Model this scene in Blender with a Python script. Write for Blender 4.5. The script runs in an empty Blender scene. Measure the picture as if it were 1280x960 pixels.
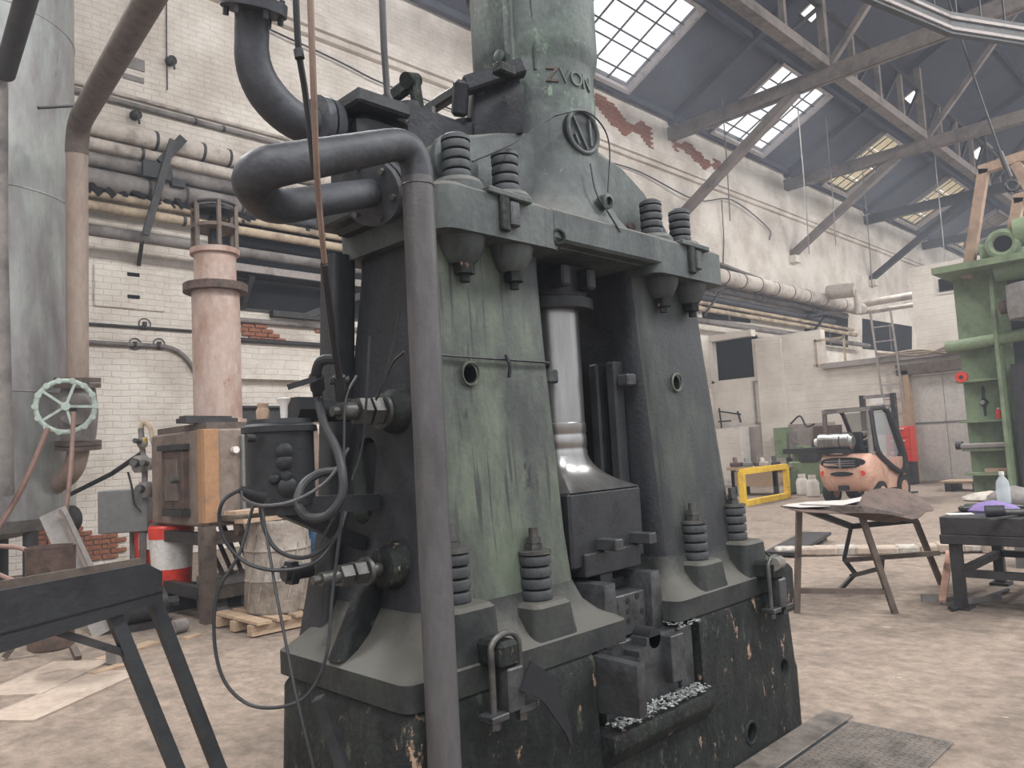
import bpy, bmesh, math, random
from mathutils import Vector, Matrix

# ------------------------------------------------------------------ camera, sky, light, exposure
C = bpy.context.scene.collection
SC = bpy.context.scene
def lin(r, g, b):
    return tuple((c/255/12.92 if c/255 <= .04045 else ((c/255+.055)/1.055)**2.4) for c in (r, g, b)) + (1,)
cam_d = bpy.data.cameras.new('camera'); cam = bpy.data.objects.new('camera', cam_d); C.objects.link(cam)
cam_d.sensor_fit = 'HORIZONTAL'; cam_d.sensor_width = 36; cam_d.lens = 970/1280*36
cam_d.clip_start = .05; cam_d.clip_end = 300
_yaw, _pit, _rol = math.radians(45), math.radians(4.85), math.radians(3.0)
cam.matrix_world = (Matrix.Translation((0, 0, 1.55)) @ Matrix.Rotation(-math.radians(90)+_yaw, 4, 'Z')
                    @ Matrix.Rotation(math.radians(90)+_pit, 4, 'X') @ Matrix.Rotation(-_rol, 4, 'Z'))
SC.camera = cam
SC.view_settings.view_transform = 'Standard'; SC.view_settings.look = 'None'
SC.view_settings.gamma = 1; SC.view_settings.exposure = -0.06; SC.view_settings.use_curve_mapping = False
SC.cycles.use_denoising = True
SC.cycles.max_bounces = 6; SC.cycles.diffuse_bounces = 4; SC.cycles.transparent_max_bounces = 8
SC.cycles.sample_clamp_indirect = 4

wd = bpy.data.worlds.new('overcast_sky'); SC.world = wd; wd.use_nodes = True
wn = wd.node_tree.nodes; wl = wd.node_tree.links
bg = wn['Background']; bg.inputs['Strength'].default_value = 1.6
wtc = wn.new('ShaderNodeTexCoord'); wsep = wn.new('ShaderNodeSeparateXYZ'); wr = wn.new('ShaderNodeValToRGB')
wl.new(wtc.outputs['Generated'], wsep.inputs[0]); wl.new(wsep.outputs['Z'], wr.inputs[0]); wl.new(wr.outputs[0], bg.inputs['Color'])
wr.color_ramp.elements[0].color = (.62, .64, .67, 1); wr.color_ramp.elements[0].position = 0
wr.color_ramp.elements[1].color = (1.5, 1.55, 1.65, 1); wr.color_ramp.elements[1].position = 1

def area(name, loc, size, power, rot=(0, 0, 0), col=(1, 1, 1), spread=180):
    d = bpy.data.lights.new(name, 'AREA'); d.shape = 'RECTANGLE'; d.size, d.size_y = size; d.energy = power; d.color = col
    o = bpy.data.objects.new(name, d); C.objects.link(o); o.location = loc; o.rotation_euler = rot
    d.spread = math.radians(spread)
    return o
# daylight coming in through the row of skylights on the wall side plus added fill lamps under the closed other slope
SKY_X = [(-20.4, -17), (-11.2, -7.8), (-1.9, 1.5), (6.9, 10.5), (15.9, 19.8), (24.95, 28.75), (34.4, 37.1), (43.3, 46.6), (52.4, 55.6)]  # skylights behind the camera are unseen, added to brighten the left floor
for xa, xb in SKY_X:
    area('skylight_daylight', ((xa+xb)/2, 12.4, 13.3), (xb-xa, 2.6), 430, (math.radians(-27), 0, 0), (1, 1, 1), 85)
    area('far_slope_fill', ((xa+xb)/2, -4.2, 13.3), (xb-xa, 2.6), 1400, (math.radians(27), 0, 0), (1, 1, 1))

# ------------------------------------------------------------------ helpers
R = random.Random(7)
ORG = {}
class B:
    def __init__(s): s.bm = bmesh.new()
    def _new(s, n0): s.bm.verts.ensure_lookup_table(); return s.bm.verts[n0:]
    def box(s, c, size, rot=None, bev=0):
        n0 = len(s.bm.verts)
        m = Matrix.Translation(c) @ (rot if rot is not None else Matrix.Identity(4)) @ Matrix.Diagonal((size[0], size[1], size[2], 1))
        r = bmesh.ops.create_cube(s.bm, size=1, matrix=m)
        if bev:
            es = list({e for v in r['verts'] for e in v.link_edges})
            bmesh.ops.bevel(s.bm, geom=es, offset=bev, segments=1, affect='EDGES', profile=.5)
        return s
    def bar(s, a, b, w, h, up=(0, 0, 1), bev=0):
        a, b = Vector(a), Vector(b); d = b-a; x = d.normalized(); u = Vector(up)
        if abs(x.dot(u)) > .99: u = Vector((0, 1, 0))
        y = u.cross(x).normalized(); z = x.cross(y)
        m = Matrix((x, y, z)).transposed().to_4x4()
        return s.box((a+b)/2, (d.length, w, h), m, bev)
    def cyl(s, a, b, r, r2=None, seg=16, caps=True):
        a, b = Vector(a), Vector(b); r2 = r if r2 is None else r2
        x = (b-a).normalized(); t = Vector((0, 0, 1)) if abs(x.z) < .9 else Vector((1, 0, 0))
        u = x.cross(t).normalized(); v = x.cross(u)
        A = [s.bm.verts.new(a+(u*math.cos(k*2*math.pi/seg)+v*math.sin(k*2*math.pi/seg))*r) for k in range(seg)]
        D = [s.bm.verts.new(b+(u*math.cos(k*2*math.pi/seg)+v*math.sin(k*2*math.pi/seg))*r2) for k in range(seg)]
        for k in range(seg): s.bm.faces.new((A[k], A[(k+1) % seg], D[(k+1) % seg], D[k]))
        if caps: s.bm.faces.new(A[::-1]); s.bm.faces.new(D)
        return s
    def tube(s, pts, r, seg=8, caps=True):
        pts = [Vector(p) for p in pts]; n = len(pts); rs = r if isinstance(r, (list, tuple)) else [r]*n
        u = None; prev = None; rings = []
        for i, p in enumerate(pts):
            x = (pts[min(i+1, n-1)]-pts[max(i-1, 0)]).normalized()
            if u is None:
                t = Vector((0, 0, 1)) if abs(x.z) < .9 else Vector((1, 0, 0)); u = x.cross(t).normalized()
            else:
                u = (u-x*u.dot(x)).normalized()
            v = x.cross(u)
            rings.append([s.bm.verts.new(p+(u*math.cos(k*2*math.pi/seg)+v*math.sin(k*2*math.pi/seg))*rs[i]) for k in range(seg)])
        for A, D in zip(rings, rings[1:]):
            for k in range(seg): s.bm.faces.new((A[k], A[(k+1) % seg], D[(k+1) % seg], D[k]))
        if caps: s.bm.faces.new(rings[0][::-1]); s.bm.faces.new(rings[-1])
        return s
    def lathe(s, prof, o, axis=(0, 0, 1), seg=28, caps=True):
        o = Vector(o); x = Vector(axis).normalized(); t = Vector((1, 0, 0)) if abs(x.x) < .9 else Vector((0, 1, 0))
        u = (t-x*t.dot(x)).normalized(); v = x.cross(u); rings = []
        for r, h in prof:
            rings.append([s.bm.verts.new(o+x*h+(u*math.cos(k*2*math.pi/seg)+v*math.sin(k*2*math.pi/seg))*max(r, 1e-4)) for k in range(seg)])
        for A, D in zip(rings, rings[1:]):
            for k in range(seg): s.bm.faces.new((A[k], A[(k+1) % seg], D[(k+1) % seg], D[k]))
        if caps: s.bm.faces.new(rings[0][::-1]); s.bm.faces.new(rings[-1])
        return s
    def loft(s, secs, caps=True):
        rings = [[s.bm.verts.new(p) for p in sec] for sec in secs]; n = len(rings[0])
        for A, D in zip(rings, rings[1:]):
            for k in range(n): s.bm.faces.new((A[k], A[(k+1) % n], D[(k+1) % n], D[k]))
        if caps: s.bm.faces.new(rings[0][::-1]); s.bm.faces.new(rings[-1])
        return s
    def prism(s, poly, d, bev=0):
        d = Vector(d); A = [s.bm.verts.new(p) for p in poly]; D = [s.bm.verts.new(Vector(p)+d) for p in poly]; n = len(A)
        fs = [s.bm.faces.new((A[k], A[(k+1) % n], D[(k+1) % n], D[k])) for k in range(n)]
        fs += [s.bm.faces.new(A[::-1]), s.bm.faces.new(D)]
        if bev:
            es = list({e for f in fs for e in f.edges}); bmesh.ops.bevel(s.bm, geom=es, offset=bev, segments=2, affect='EDGES', profile=.5)
        return s
    def torus(s, c, axis, r, t, seg=32, ts=8, a0=0, a1=2*math.pi):
        c = Vector(c); x = Vector(axis).normalized(); q = Vector((0, 0, 1)) if abs(x.z) < .9 else Vector((1, 0, 0))
        u = x.cross(q).normalized(); v = x.cross(u); full = abs(a1-a0-2*math.pi) < 1e-6
        n = seg if full else seg+1
        pts = [c+(u*math.cos(a0+(a1-a0)*k/seg)+v*math.sin(a0+(a1-a0)*k/seg))*r for k in range(n)]
        if not full: return s.tube(pts, t, ts)
        rings = []
        for k, p in enumerate(pts):
            rd = (p-c).normalized()
            rings.append([s.bm.verts.new(p+(rd*math.cos(j*2*math.pi/ts)+x*math.sin(j*2*math.pi/ts))*t) for j in range(ts)])
        for k in range(n):
            A, D = rings[k], rings[(k+1) % n]
            for j in range(ts): s.bm.faces.new((A[j], A[(j+1) % ts], D[(j+1) % ts], D[j]))
        return s
    def sheet(s, grid, th=.002):
        n, m = len(grid), len(grid[0]); V = [[s.bm.verts.new(p) for p in row] for row in grid]
        fs = [s.bm.faces.new((V[i][j], V[i+1][j], V[i+1][j+1], V[i][j+1])) for i in range(n-1) for j in range(m-1)]
        bmesh.ops.recalc_face_normals(s.bm, faces=fs); bmesh.ops.solidify(s.bm, geom=fs, thickness=th)
        return s
    def build(s, name, m, parent=None, smooth=True, ang=35, **kw):
        bm = s.bm; bmesh.ops.recalc_face_normals(bm, faces=bm.faces)
        if parent is None:
            xs = [v.co for v in bm.verts]
            lo = Vector([min(c[k] for c in xs) for k in range(3)]); hi = Vector([max(c[k] for c in xs) for k in range(3)])
            org = Vector(((lo.x+hi.x)/2, (lo.y+hi.y)/2, lo.z))
        else: org = ORG[parent.name]
        bmesh.ops.translate(bm, verts=bm.verts, vec=-org)
        me = bpy.data.meshes.new(name); bm.to_mesh(me); bm.free()
        if smooth:
            for p in me.polygons: p.use_smooth = True
            me.set_sharp_from_angle(angle=math.radians(ang))
        o = bpy.data.objects.new(name, me); C.objects.link(o); me.materials.append(m)
        if parent is None: o.location = org
        else: o.parent = parent
        ORG[o.name] = org
        for k, v in kw.items(): o[k] = v
        return o
def thing(name, loc, label, cat, group=None):
    o = bpy.data.objects.new(name, None); C.objects.link(o); o.location = loc; o.empty_display_size = .1
    ORG[o.name] = Vector(loc); o['label'] = label; o['category'] = cat
    if group: o['group'] = group
    return o
def dup(o, off=(0, 0, 0), parent=None, label=None):
    c = o.copy(); C.objects.link(c)
    if parent is not None: c.parent = parent
    c.location = Vector(o.location)+Vector(off)
    ORG[c.name] = ORG[o.name]
    if label: c['label'] = label
    for ch in list(o.children): dup(ch, (0, 0, 0), c)
    return c
def cr(pts, n=6):
    p = [Vector(q) for q in pts]; p = [2*p[0]-p[1]]+p+[2*p[-1]-p[-2]]; out = []
    for i in range(1, len(p)-2):
        for k in range(n):
            t = k/n; a, b, c, d = p[i-1:i+3]
            out.append(.5*((2*b)+(c-a)*t+(2*a-5*b+4*c-d)*t*t+(3*b-a-3*c+d)*t**3))
    return out+[p[-2]]
def bend(pts, r, n=6):
    p = [Vector(q) for q in pts]; out = [p[0]]
    for a, b, c in zip(p, p[1:], p[2:]):
        d1, d2 = (a-b), (c-b); k = min(r, d1.length*.49, d2.length*.49); s, e = b+d1.normalized()*k, b+d2.normalized()*k
        for i in range(n+1):
            t = i/n; out.append(s*(1-t)**2+b*2*t*(1-t)+e*t*t)
    return out+[p[-1]]
def rrect(x0, x1, y0, y1, z, r, n=4):
    out = []
    for cx, cy, a in ((x1-r, y0+r, -90), (x1-r, y1-r, 0), (x0+r, y1-r, 90), (x0+r, y0+r, 180)):
        for k in range(n+1):
            t = math.radians(a+90*k/n); out.append((cx+r*math.cos(t), cy+r*math.sin(t), z))
    return out
def cut(o, cutters):
    for c in cutters:
        m = o.modifiers.new('cut', 'BOOLEAN'); m.operation = 'DIFFERENCE'; m.object = c; m.solver = 'EXACT'
    bpy.context.view_layer.update()
    me = bpy.data.meshes.new_from_object(o.evaluated_get(bpy.context.evaluated_depsgraph_get()))
    o.modifiers.clear(); old = o.data; o.data = me; me.name = old.name
    for p in me.polygons: p.use_smooth = True
    me.set_sharp_from_angle(angle=math.radians(35))
    for c in cutters: bpy.data.objects.remove(c)

# ------------------------------------------------------------------ materials
def mat(name, base, dirt=None, amt=.5, chip=None, camt=.62, rough=.6, metal=0, scale=6, stretch=(1, 1, 1), bump=.15, fine=40, spec=.4, world=False, dust=None, drip=None, spk=.5, chip2=None, c2amt=.6):
    m = bpy.data.materials.new(name); m.use_nodes = True; N = m.node_tree.nodes; L = m.node_tree.links
    p = N['Principled BSDF']; p.inputs['Roughness'].default_value = rough; p.inputs['Metallic'].default_value = metal
    p.inputs['Specular IOR Level'].default_value = spec
    if world:
        tc = N.new('ShaderNodeNewGeometry').outputs['Position']
    else:
        tc = N.new('ShaderNodeTexCoord').outputs['Object']
    mp = N.new('ShaderNodeMapping'); L.new(tc, mp.inputs[0]); mp.inputs['Scale'].default_value = stretch
    n1 = N.new('ShaderNodeTexNoise'); n1.inputs['Scale'].default_value = scale; n1.inputs['Detail'].default_value = 6; n1.inputs['Roughness'].default_value = .62
    L.new(mp.outputs[0], n1.inputs['Vector'])
    r1 = N.new('ShaderNodeValToRGB'); L.new(n1.outputs['Fac'], r1.inputs[0])
    r1.color_ramp.elements[0].position = max(0, .72-amt*.5); r1.color_ramp.elements[1].position = min(1, .86-amt*.35)
    mx = N.new('ShaderNodeMix'); mx.data_type = 'RGBA'; L.new(r1.outputs[0], mx.inputs[0])
    mx.inputs[6].default_value = base; mx.inputs[7].default_value = dirt or tuple(c*.55 for c in base[:3])+(1,)
    col = mx.outputs[2]
    if chip:
        n2 = N.new('ShaderNodeTexNoise'); n2.inputs['Scale'].default_value = scale*2.1; n2.inputs['Detail'].default_value = 7; n2.inputs['Roughness'].default_value = .7
        mp2 = N.new('ShaderNodeMapping'); L.new(tc, mp2.inputs[0]); mp2.inputs['Location'].default_value = (3.1, 5.7, 1.3); mp2.inputs['Scale'].default_value = stretch
        L.new(mp2.outputs[0], n2.inputs['Vector'])
        r2 = N.new('ShaderNodeValToRGB'); L.new(n2.outputs['Fac'], r2.inputs[0])
        r2.color_ramp.elements[0].position = camt; r2.color_ramp.elements[1].position = camt+.05
        m2 = N.new('ShaderNodeMix'); m2.data_type = 'RGBA'; L.new(r2.outputs[0], m2.inputs[0]); L.new(col, m2.inputs[6]); m2.inputs[7].default_value = chip
        col = m2.outputs[2]
    if chip2:
        n8 = N.new('ShaderNodeTexNoise'); n8.inputs['Scale'].default_value = scale*1.7; n8.inputs['Detail'].default_value = 9; n8.inputs['Roughness'].default_value = .78
        mp8 = N.new('ShaderNodeMapping'); L.new(tc, mp8.inputs[0]); mp8.inputs['Location'].default_value = (9.3, 2.2, 7.7); mp8.inputs['Scale'].default_value = stretch; L.new(mp8.outputs[0], n8.inputs['Vector'])
        r8 = N.new('ShaderNodeValToRGB'); L.new(n8.outputs['Fac'], r8.inputs[0]); r8.color_ramp.elements[0].position = c2amt; r8.color_ramp.elements[1].position = c2amt+.03
        m8 = N.new('ShaderNodeMix'); m8.data_type = 'RGBA'; L.new(r8.outputs[0], m8.inputs[0]); L.new(col, m8.inputs[6]); m8.inputs[7].default_value = chip2; col = m8.outputs[2]
    n5 = N.new('ShaderNodeTexNoise'); n5.inputs['Scale'].default_value = scale*5.3; n5.inputs['Detail'].default_value = 8; n5.inputs['Roughness'].default_value = .75; L.new(mp.outputs[0], n5.inputs['Vector'])
    r5 = N.new('ShaderNodeValToRGB'); L.new(n5.outputs['Fac'], r5.inputs[0]); r5.color_ramp.elements[0].position = .38; r5.color_ramp.elements[1].position = .66
    r5.color_ramp.elements[0].color = (.68, .68, .68, 1); r5.color_ramp.elements[1].color = (1.2, 1.2, 1.2, 1)
    m5 = N.new('ShaderNodeMix'); m5.data_type = 'RGBA'; m5.blend_type = 'MULTIPLY'; m5.inputs[0].default_value = spk; L.new(col, m5.inputs[6]); L.new(r5.outputs[0], m5.inputs[7]); col = m5.outputs[2]
    if drip:
        md = N.new('ShaderNodeMapping'); L.new(tc, md.inputs[0]); md.inputs['Scale'].default_value = (1, 1, .05)
        nd = N.new('ShaderNodeTexNoise'); nd.inputs['Scale'].default_value = 26; nd.inputs['Detail'].default_value = 2; L.new(md.outputs[0], nd.inputs['Vector'])
        rd = N.new('ShaderNodeValToRGB'); L.new(nd.outputs['Fac'], rd.inputs[0]); rd.color_ramp.elements[0].position = .63; rd.color_ramp.elements[1].position = .70
        m6 = N.new('ShaderNodeMix'); m6.data_type = 'RGBA'; L.new(rd.outputs[0], m6.inputs[0]); L.new(col, m6.inputs[6]); m6.inputs[7].default_value = drip; col = m6.outputs[2]
    if dust:   # dust that has settled on ledges
        gn = N.new('ShaderNodeNewGeometry'); sn = N.new('ShaderNodeSeparateXYZ'); L.new(gn.outputs['Normal'], sn.inputs[0])
        ma_ = N.new('ShaderNodeMath'); ma_.operation = 'MULTIPLY_ADD'; L.new(n5.outputs['Fac'], ma_.inputs[0]); ma_.inputs[1].default_value = .35; L.new(sn.outputs['Z'], ma_.inputs[2])
        rn = N.new('ShaderNodeValToRGB'); L.new(ma_.outputs[0], rn.inputs[0]); rn.color_ramp.elements[0].position = .55; rn.color_ramp.elements[1].position = .95
        m7 = N.new('ShaderNodeMix'); m7.data_type = 'RGBA'; L.new(rn.outputs[0], m7.inputs[0]); L.new(col, m7.inputs[6]); m7.inputs[7].default_value = dust; col = m7.outputs[2]
    L.new(col, p.inputs['Base Color'])
    if bump:
        n3 = N.new('ShaderNodeTexNoise'); n3.inputs['Scale'].default_value = fine; n3.inputs['Detail'].default_value = 4; L.new(tc, n3.inputs['Vector'])
        ad = N.new('ShaderNodeMath'); ad.operation = 'ADD'; L.new(n3.outputs['Fac'], ad.inputs[0]); L.new(n1.outputs['Fac'], ad.inputs[1])
        bp = N.new('ShaderNodeBump'); bp.inputs['Strength'].default_value = bump; bp.inputs['Distance'].default_value = .02
        L.new(ad.outputs[0], bp.inputs['Height']); L.new(bp.outputs[0], p.inputs['Normal'])
    return m
def wall_mat(name, base, grime, dark, course=.11, scale=.5, bump=.6, xy='XZ', damt=.64):
    m = bpy.data.materials.new(name); m.use_nodes = True; N = m.node_tree.nodes; L = m.node_tree.links
    p = N['Principled BSDF']; p.inputs['Roughness'].default_value = .85; p.inputs['Specular IOR Level'].default_value = .2
    g = N.new('ShaderNodeNewGeometry'); s = N.new('ShaderNodeSeparateXYZ'); c = N.new('ShaderNodeCombineXYZ'); L.new(g.outputs['Position'], s.inputs[0])
    L.new(s.outputs[xy[0]], c.inputs[0]); L.new(s.outputs[xy[1]], c.inputs[1])
    w = N.new('ShaderNodeTexNoise'); w.inputs['Scale'].default_value = 2.6; L.new(g.outputs['Position'], w.inputs['Vector'])
    wm = N.new('ShaderNodeVectorMath'); wm.operation = 'SCALE'; wm.inputs['Scale'].default_value = .07; L.new(w.outputs['Color'], wm.inputs[0])
    wa = N.new('ShaderNodeVectorMath'); wa.operation = 'ADD'; L.new(c.outputs[0], wa.inputs[0]); L.new(wm.outputs[0], wa.inputs[1])
    br = N.new('ShaderNodeTexBrick'); br.inputs['Scale'].default_value = 1; br.inputs['Brick Width'].default_value = course*2.6; br.inputs['Row Height'].default_value = course
    br.inputs['Mortar Size'].default_value = .014; br.inputs['Mortar Smooth'].default_value = .8; L.new(wa.outputs[0], br.inputs['Vector'])
    n1 = N.new('ShaderNodeTexNoise'); n1.inputs['Scale'].default_value = scale; n1.inputs['Detail'].default_value = 8; n1.inputs['Roughness'].default_value = .65; L.new(g.outputs['Position'], n1.inputs['Vector'])
    r1 = N.new('ShaderNodeValToRGB'); L.new(n1.outputs['Fac'], r1.inputs[0]); r1.color_ramp.elements[0].position = .40; r1.color_ramp.elements[1].position = .62
    mx = N.new('ShaderNodeMix'); mx.data_type = 'RGBA'; L.new(r1.outputs[0], mx.inputs[0]); mx.inputs[6].default_value = base; mx.inputs[7].default_value = grime
    n2 = N.new('ShaderNodeTexNoise'); n2.inputs['Scale'].default_value = 2.3; n2.inputs['Detail'].default_value = 9; n2.inputs['Roughness'].default_value = .72; L.new(g.outputs['Position'], n2.inputs['Vector'])
    r2 = N.new('ShaderNodeValToRGB'); L.new(n2.outputs['Fac'], r2.inputs[0]); r2.color_ramp.elements[0].position = damt; r2.color_ramp.elements[1].position = damt+.12
    m2 = N.new('ShaderNodeMix'); m2.data_type = 'RGBA'; L.new(r2.outputs[0], m2.inputs[0]); L.new(mx.outputs[2], m2.inputs[6]); m2.inputs[7].default_value = dark
    m3 = N.new('ShaderNodeMix'); m3.data_type = 'RGBA'; m3.blend_type = 'MULTIPLY'; L.new(br.outputs['Fac'], m3.inputs[0]); L.new(m2.outputs[2], m3.inputs[6]); m3.inputs[7].default_value = (.965, .962, .958, 1)
    L.new(m3.outputs[2], p.inputs['Base Color'])
    n4 = N.new('ShaderNodeTexNoise'); n4.inputs['Scale'].default_value = 5; n4.inputs['Detail'].default_value = 7; n4.inputs['Roughness'].default_value = .7
    nm = N.new('ShaderNodeMapping'); L.new(c.outputs[0], nm.inputs[0]); nm.inputs['Scale'].default_value = (.45, 1.3, 1); L.new(nm.outputs[0], n4.inputs['Vector'])
    ma = N.new('ShaderNodeMath'); ma.operation = 'SUBTRACT'; L.new(n4.outputs['Fac'], ma.inputs[0]); mb = N.new('ShaderNodeMath'); mb.operation = 'MULTIPLY'; mb.inputs[1].default_value = .4; L.new(br.outputs['Fac'], mb.inputs[0]); L.new(mb.outputs[0], ma.inputs[1])
    bp = N.new('ShaderNodeBump'); bp.inputs['Strength'].default_value = bump; bp.inputs['Distance'].default_value = .05; L.new(ma.outputs[0], bp.inputs['Height']); L.new(bp.outputs[0], p.inputs['Normal'])
    return m
def glass(name, col, mixf, rough=.3):
    m = bpy.data.materials.new(name); m.use_nodes = True; N = m.node_tree.nodes; L = m.node_tree.links
    t = N.new('ShaderNodeBsdfTransparent'); t.inputs[0].default_value = col; p = N['Principled BSDF']; p.inputs['Base Color'].default_value = col; p.inputs['Roughness'].default_value = rough
    x = N.new('ShaderNodeMixShader'); x.inputs[0].default_value = mixf; L.new(t.outputs[0], x.inputs[1]); L.new(p.outputs[0], x.inputs[2]); L.new(x.outputs[0], N['Material Output'].inputs[0])
    return m
def emit(name, col, st):
    m = bpy.data.materials.new(name); m.use_nodes = True; p = m.node_tree.nodes['Principled BSDF']
    p.inputs['Base Color'].default_value = col; p.inputs['Emission Color'].default_value = col; p.inputs['Emission Strength'].default_value = st
    return m
M_green = mat('worn_green_machine_paint', lin(84, 91, 78), lin(52, 55, 54), .62, lin(36, 35, 36), .62, .55, 0, 3.6, (1, 1, .45), .12, 60, drip=lin(46, 48, 46), chip2=lin(104, 82, 70), c2amt=.655, spk=.75)
M_green2 = mat('blackened_green_machine_paint', lin(68, 72, 64), lin(42, 43, 44), .9, lin(104, 84, 68), .67, .55, 0, 4.2, (1, 1, .4), .14, 60, drip=lin(38, 39, 40), chip2=lin(112, 84, 66), c2amt=.645, spk=.8)
M_soot_shade = mat('oil_and_shade_dark_casting', lin(46, 47, 50), lin(34, 35, 38), .55, lin(66, 60, 58), .68, .5, .05, 4, (1, 1, .5), .2, 50, .2)  # oil-dark castings; on the column flanks it also carries painted shade
M_foot = mat('dusty_dark_casting', lin(56, 58, 55), lin(40, 41, 42), .65, lin(92, 84, 72), .68, .6, 0, 5, (1, 1, 1), .15, 40, .15, dust=lin(82, 80, 75))
M_base = mat('grimy_green_black_casting', lin(40, 43, 40), lin(27, 28, 29), .7, lin(58, 62, 54), .60, .6, 0, 7, (1, 1, .5), .3, 50, .15, chip2=lin(150, 124, 104), c2amt=.60, spk=1)
M_yoke = mat('grey_green_casting_paint', lin(72, 78, 76), lin(50, 54, 54), .6, lin(116, 102, 98), .68, .6, 0, 4, (1, 1, .7), .12, 45, dust=lin(96, 94, 90), chip2=lin(124, 106, 102), c2amt=.655, spk=.9, drip=lin(50, 52, 52))
M_cyl = mat('blotched_green_cylinder_paint', lin(80, 90, 84), lin(54, 60, 60), .6, lin(104, 86, 80), .64, .55, 0, 6, (1, 1, .7), .1, 45, chip2=lin(104, 120, 106), c2amt=.58, spk=1)
M_black = mat('oily_black_iron', lin(42, 43, 45), lin(30, 30, 32), .5, None, .6, .5, 0, 8, (1, 1, 1), .12, 60, .3)
M_spring = mat('dark_rubber_spring_rings', lin(58, 60, 62), lin(40, 41, 43), .4, None, .6, .6, 0, 14, bump=.1)
M_steel = mat('dull_grey_steel', lin(88, 87, 84), lin(56, 55, 54), .5, None, .6, .45, .55, 10, bump=.1)
M_polish = mat('polished_rod_steel', lin(150, 148, 146), lin(112, 108, 106), .4, None, .6, .28, .85, 4, (1, 1, .1), .03)
M_die = mat('worn_die_steel', lin(72, 73, 74), lin(46, 46, 47), .6, None, .6, .45, .4, 9, bump=.2)
M_rusty = mat('rusty_red_brown_steel', lin(92, 74, 66), lin(62, 53, 49), .55, None, .6, .7, .1, 8, bump=.3)
M_pipe = mat('dusty_dark_grey_pipe', lin(80, 78, 79), lin(64, 60, 60), .5, lin(104, 88, 78), .7, .5, .15, 5, (1, 1, .3), .1, 80)
M_dpipe = mat('soot_dark_pipe', lin(60, 61, 66), lin(40, 41, 44), .5, None, .6, .55, .1, 6, bump=.15)
M_brpipe = mat('brown_primer_pipe', lin(132, 112, 100), lin(100, 82, 72), .5, lin(150, 124, 104), .66, .6, .05, 4, (1, 1, .4), .1)
M_tank = mat('scuffed_pale_grey_blue_tank', lin(150, 153, 149), lin(122, 116, 116), .6, lin(100, 90, 86), .66, .45, .1, 1.3, (1.6, 1.6, .5), .06, 20)
M_lag = mat('dusty_white_pipe_lagging', lin(186, 176, 166), lin(138, 128, 120), .5, lin(96, 86, 80), .69, .85, 0, 2.2, (1, 1, 1), .35, 18, world=True)
M_lag2 = mat('yellowed_pipe_lagging', lin(182, 164, 140), lin(128, 112, 98), .55, lin(70, 62, 58), .66, .85, 0, 2.5, (1, 1, 1), .35, 18, world=True)
M_gpipe = mat('dirty_grey_wall_pipe', lin(128, 122, 118), lin(88, 82, 80), .5, None, .6, .7, .1, 2, bump=.15, world=True)
M_truss = mat('dusty_grey_brown_beam', lin(118, 108, 102), lin(84, 78, 76), .5, None, .6, .8, 0, 1.5, bump=.3, fine=12, world=True)
M_roof = mat('dark_haze_tinted_roof_boards', lin(62, 62, 72), lin(50, 50, 60), .5, None, .6, .9, 0, .5, bump=.2, fine=6, world=True)  # bluish cast of the hall haze is mixed into the board colour
M_wall = wall_mat('whitewashed_brick', lin(224, 216, 206), lin(188, 177, 166), lin(142, 132, 123))
M_wall2 = wall_mat('whitewashed_block', lin(220, 212, 202), lin(198, 188, 178), lin(150, 140, 131), .2, .6, .4, 'YZ', .66)
M_dado = wall_mat('pinkish_grey_dado', lin(168, 156, 148), lin(146, 134, 126), lin(120, 110, 104), .2, .8, .3, 'YZ', .66)
M_darkwall = wall_mat('sooty_far_brick', lin(120, 114, 112), lin(92, 88, 88), lin(70, 66, 66), .12, .6, .5, 'YZ', .6)
M_floor = mat('dusty_concrete', lin(136, 122, 110), lin(112, 100, 91), .5, lin(156, 143, 131), .66, .9, 0, 1.9, (1, .7, 1), .6, 22, .2, world=True, spk=1, chip2=lin(178, 168, 156), c2amt=.655)
M_brick = mat('bare_red_brick', lin(150, 98, 76), lin(116, 78, 64), .5, lin(170, 150, 134), .66, .9, 0, 12, bump=.5)
M_frame = mat('pale_skylight_frame', lin(150, 142, 138), lin(110, 104, 102), .4, rough=.8, scale=3, world=True)
M_bar = mat('dark_glazing_bar', lin(74, 68, 66), lin(52, 48, 48), .4, rough=.8)
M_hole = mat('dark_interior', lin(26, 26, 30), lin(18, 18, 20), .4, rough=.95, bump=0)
M_dark = mat('dark_painted_steel', lin(60, 58, 58), lin(44, 42, 42), .5, lin(92, 78, 68), .72, .55, .3, 6, bump=.1)
M_brown = mat('brown_weathered_angle_steel', lin(104, 92, 84), lin(78, 68, 62), .5, None, .6, .65, .3, 7, bump=.1)
M_wood = mat('raw_timber', lin(168, 144, 120), lin(132, 110, 92), .5, rough=.8, scale=5, stretch=(1, 6, 6), bump=.25)
M_orange = mat('faded_orange_truck_paint', lin(196, 154, 134), lin(166, 126, 108), .4, rough=.45, scale=3, bump=.03)
M_red = mat('red_plastic', lin(206, 62, 48), lin(168, 52, 44), .3, rough=.45, scale=5, bump=.03)
M_white = mat('white_plastic', lin(214, 208, 202), lin(178, 170, 164), .4, rough=.5, scale=5, bump=.03)
M_yellow = mat('yellow_frame_paint', lin(224, 184, 60), lin(176, 140, 66), .4, rough=.5, scale=5, bump=.05)
M_press = mat('press_green_paint', lin(118, 132, 102), lin(94, 104, 82), .45, lin(150, 146, 124), .7, .55, 0, 2.5, bump=.06)
M_rubber = mat('black_rubber_hose', lin(40, 40, 42), lin(28, 28, 30), .4, rough=.5, scale=10, bump=.05)
M_hose = mat('pinkish_brown_hose', lin(130, 102, 92), lin(104, 82, 76), .4, rough=.55, scale=10, bump=.05)
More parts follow.
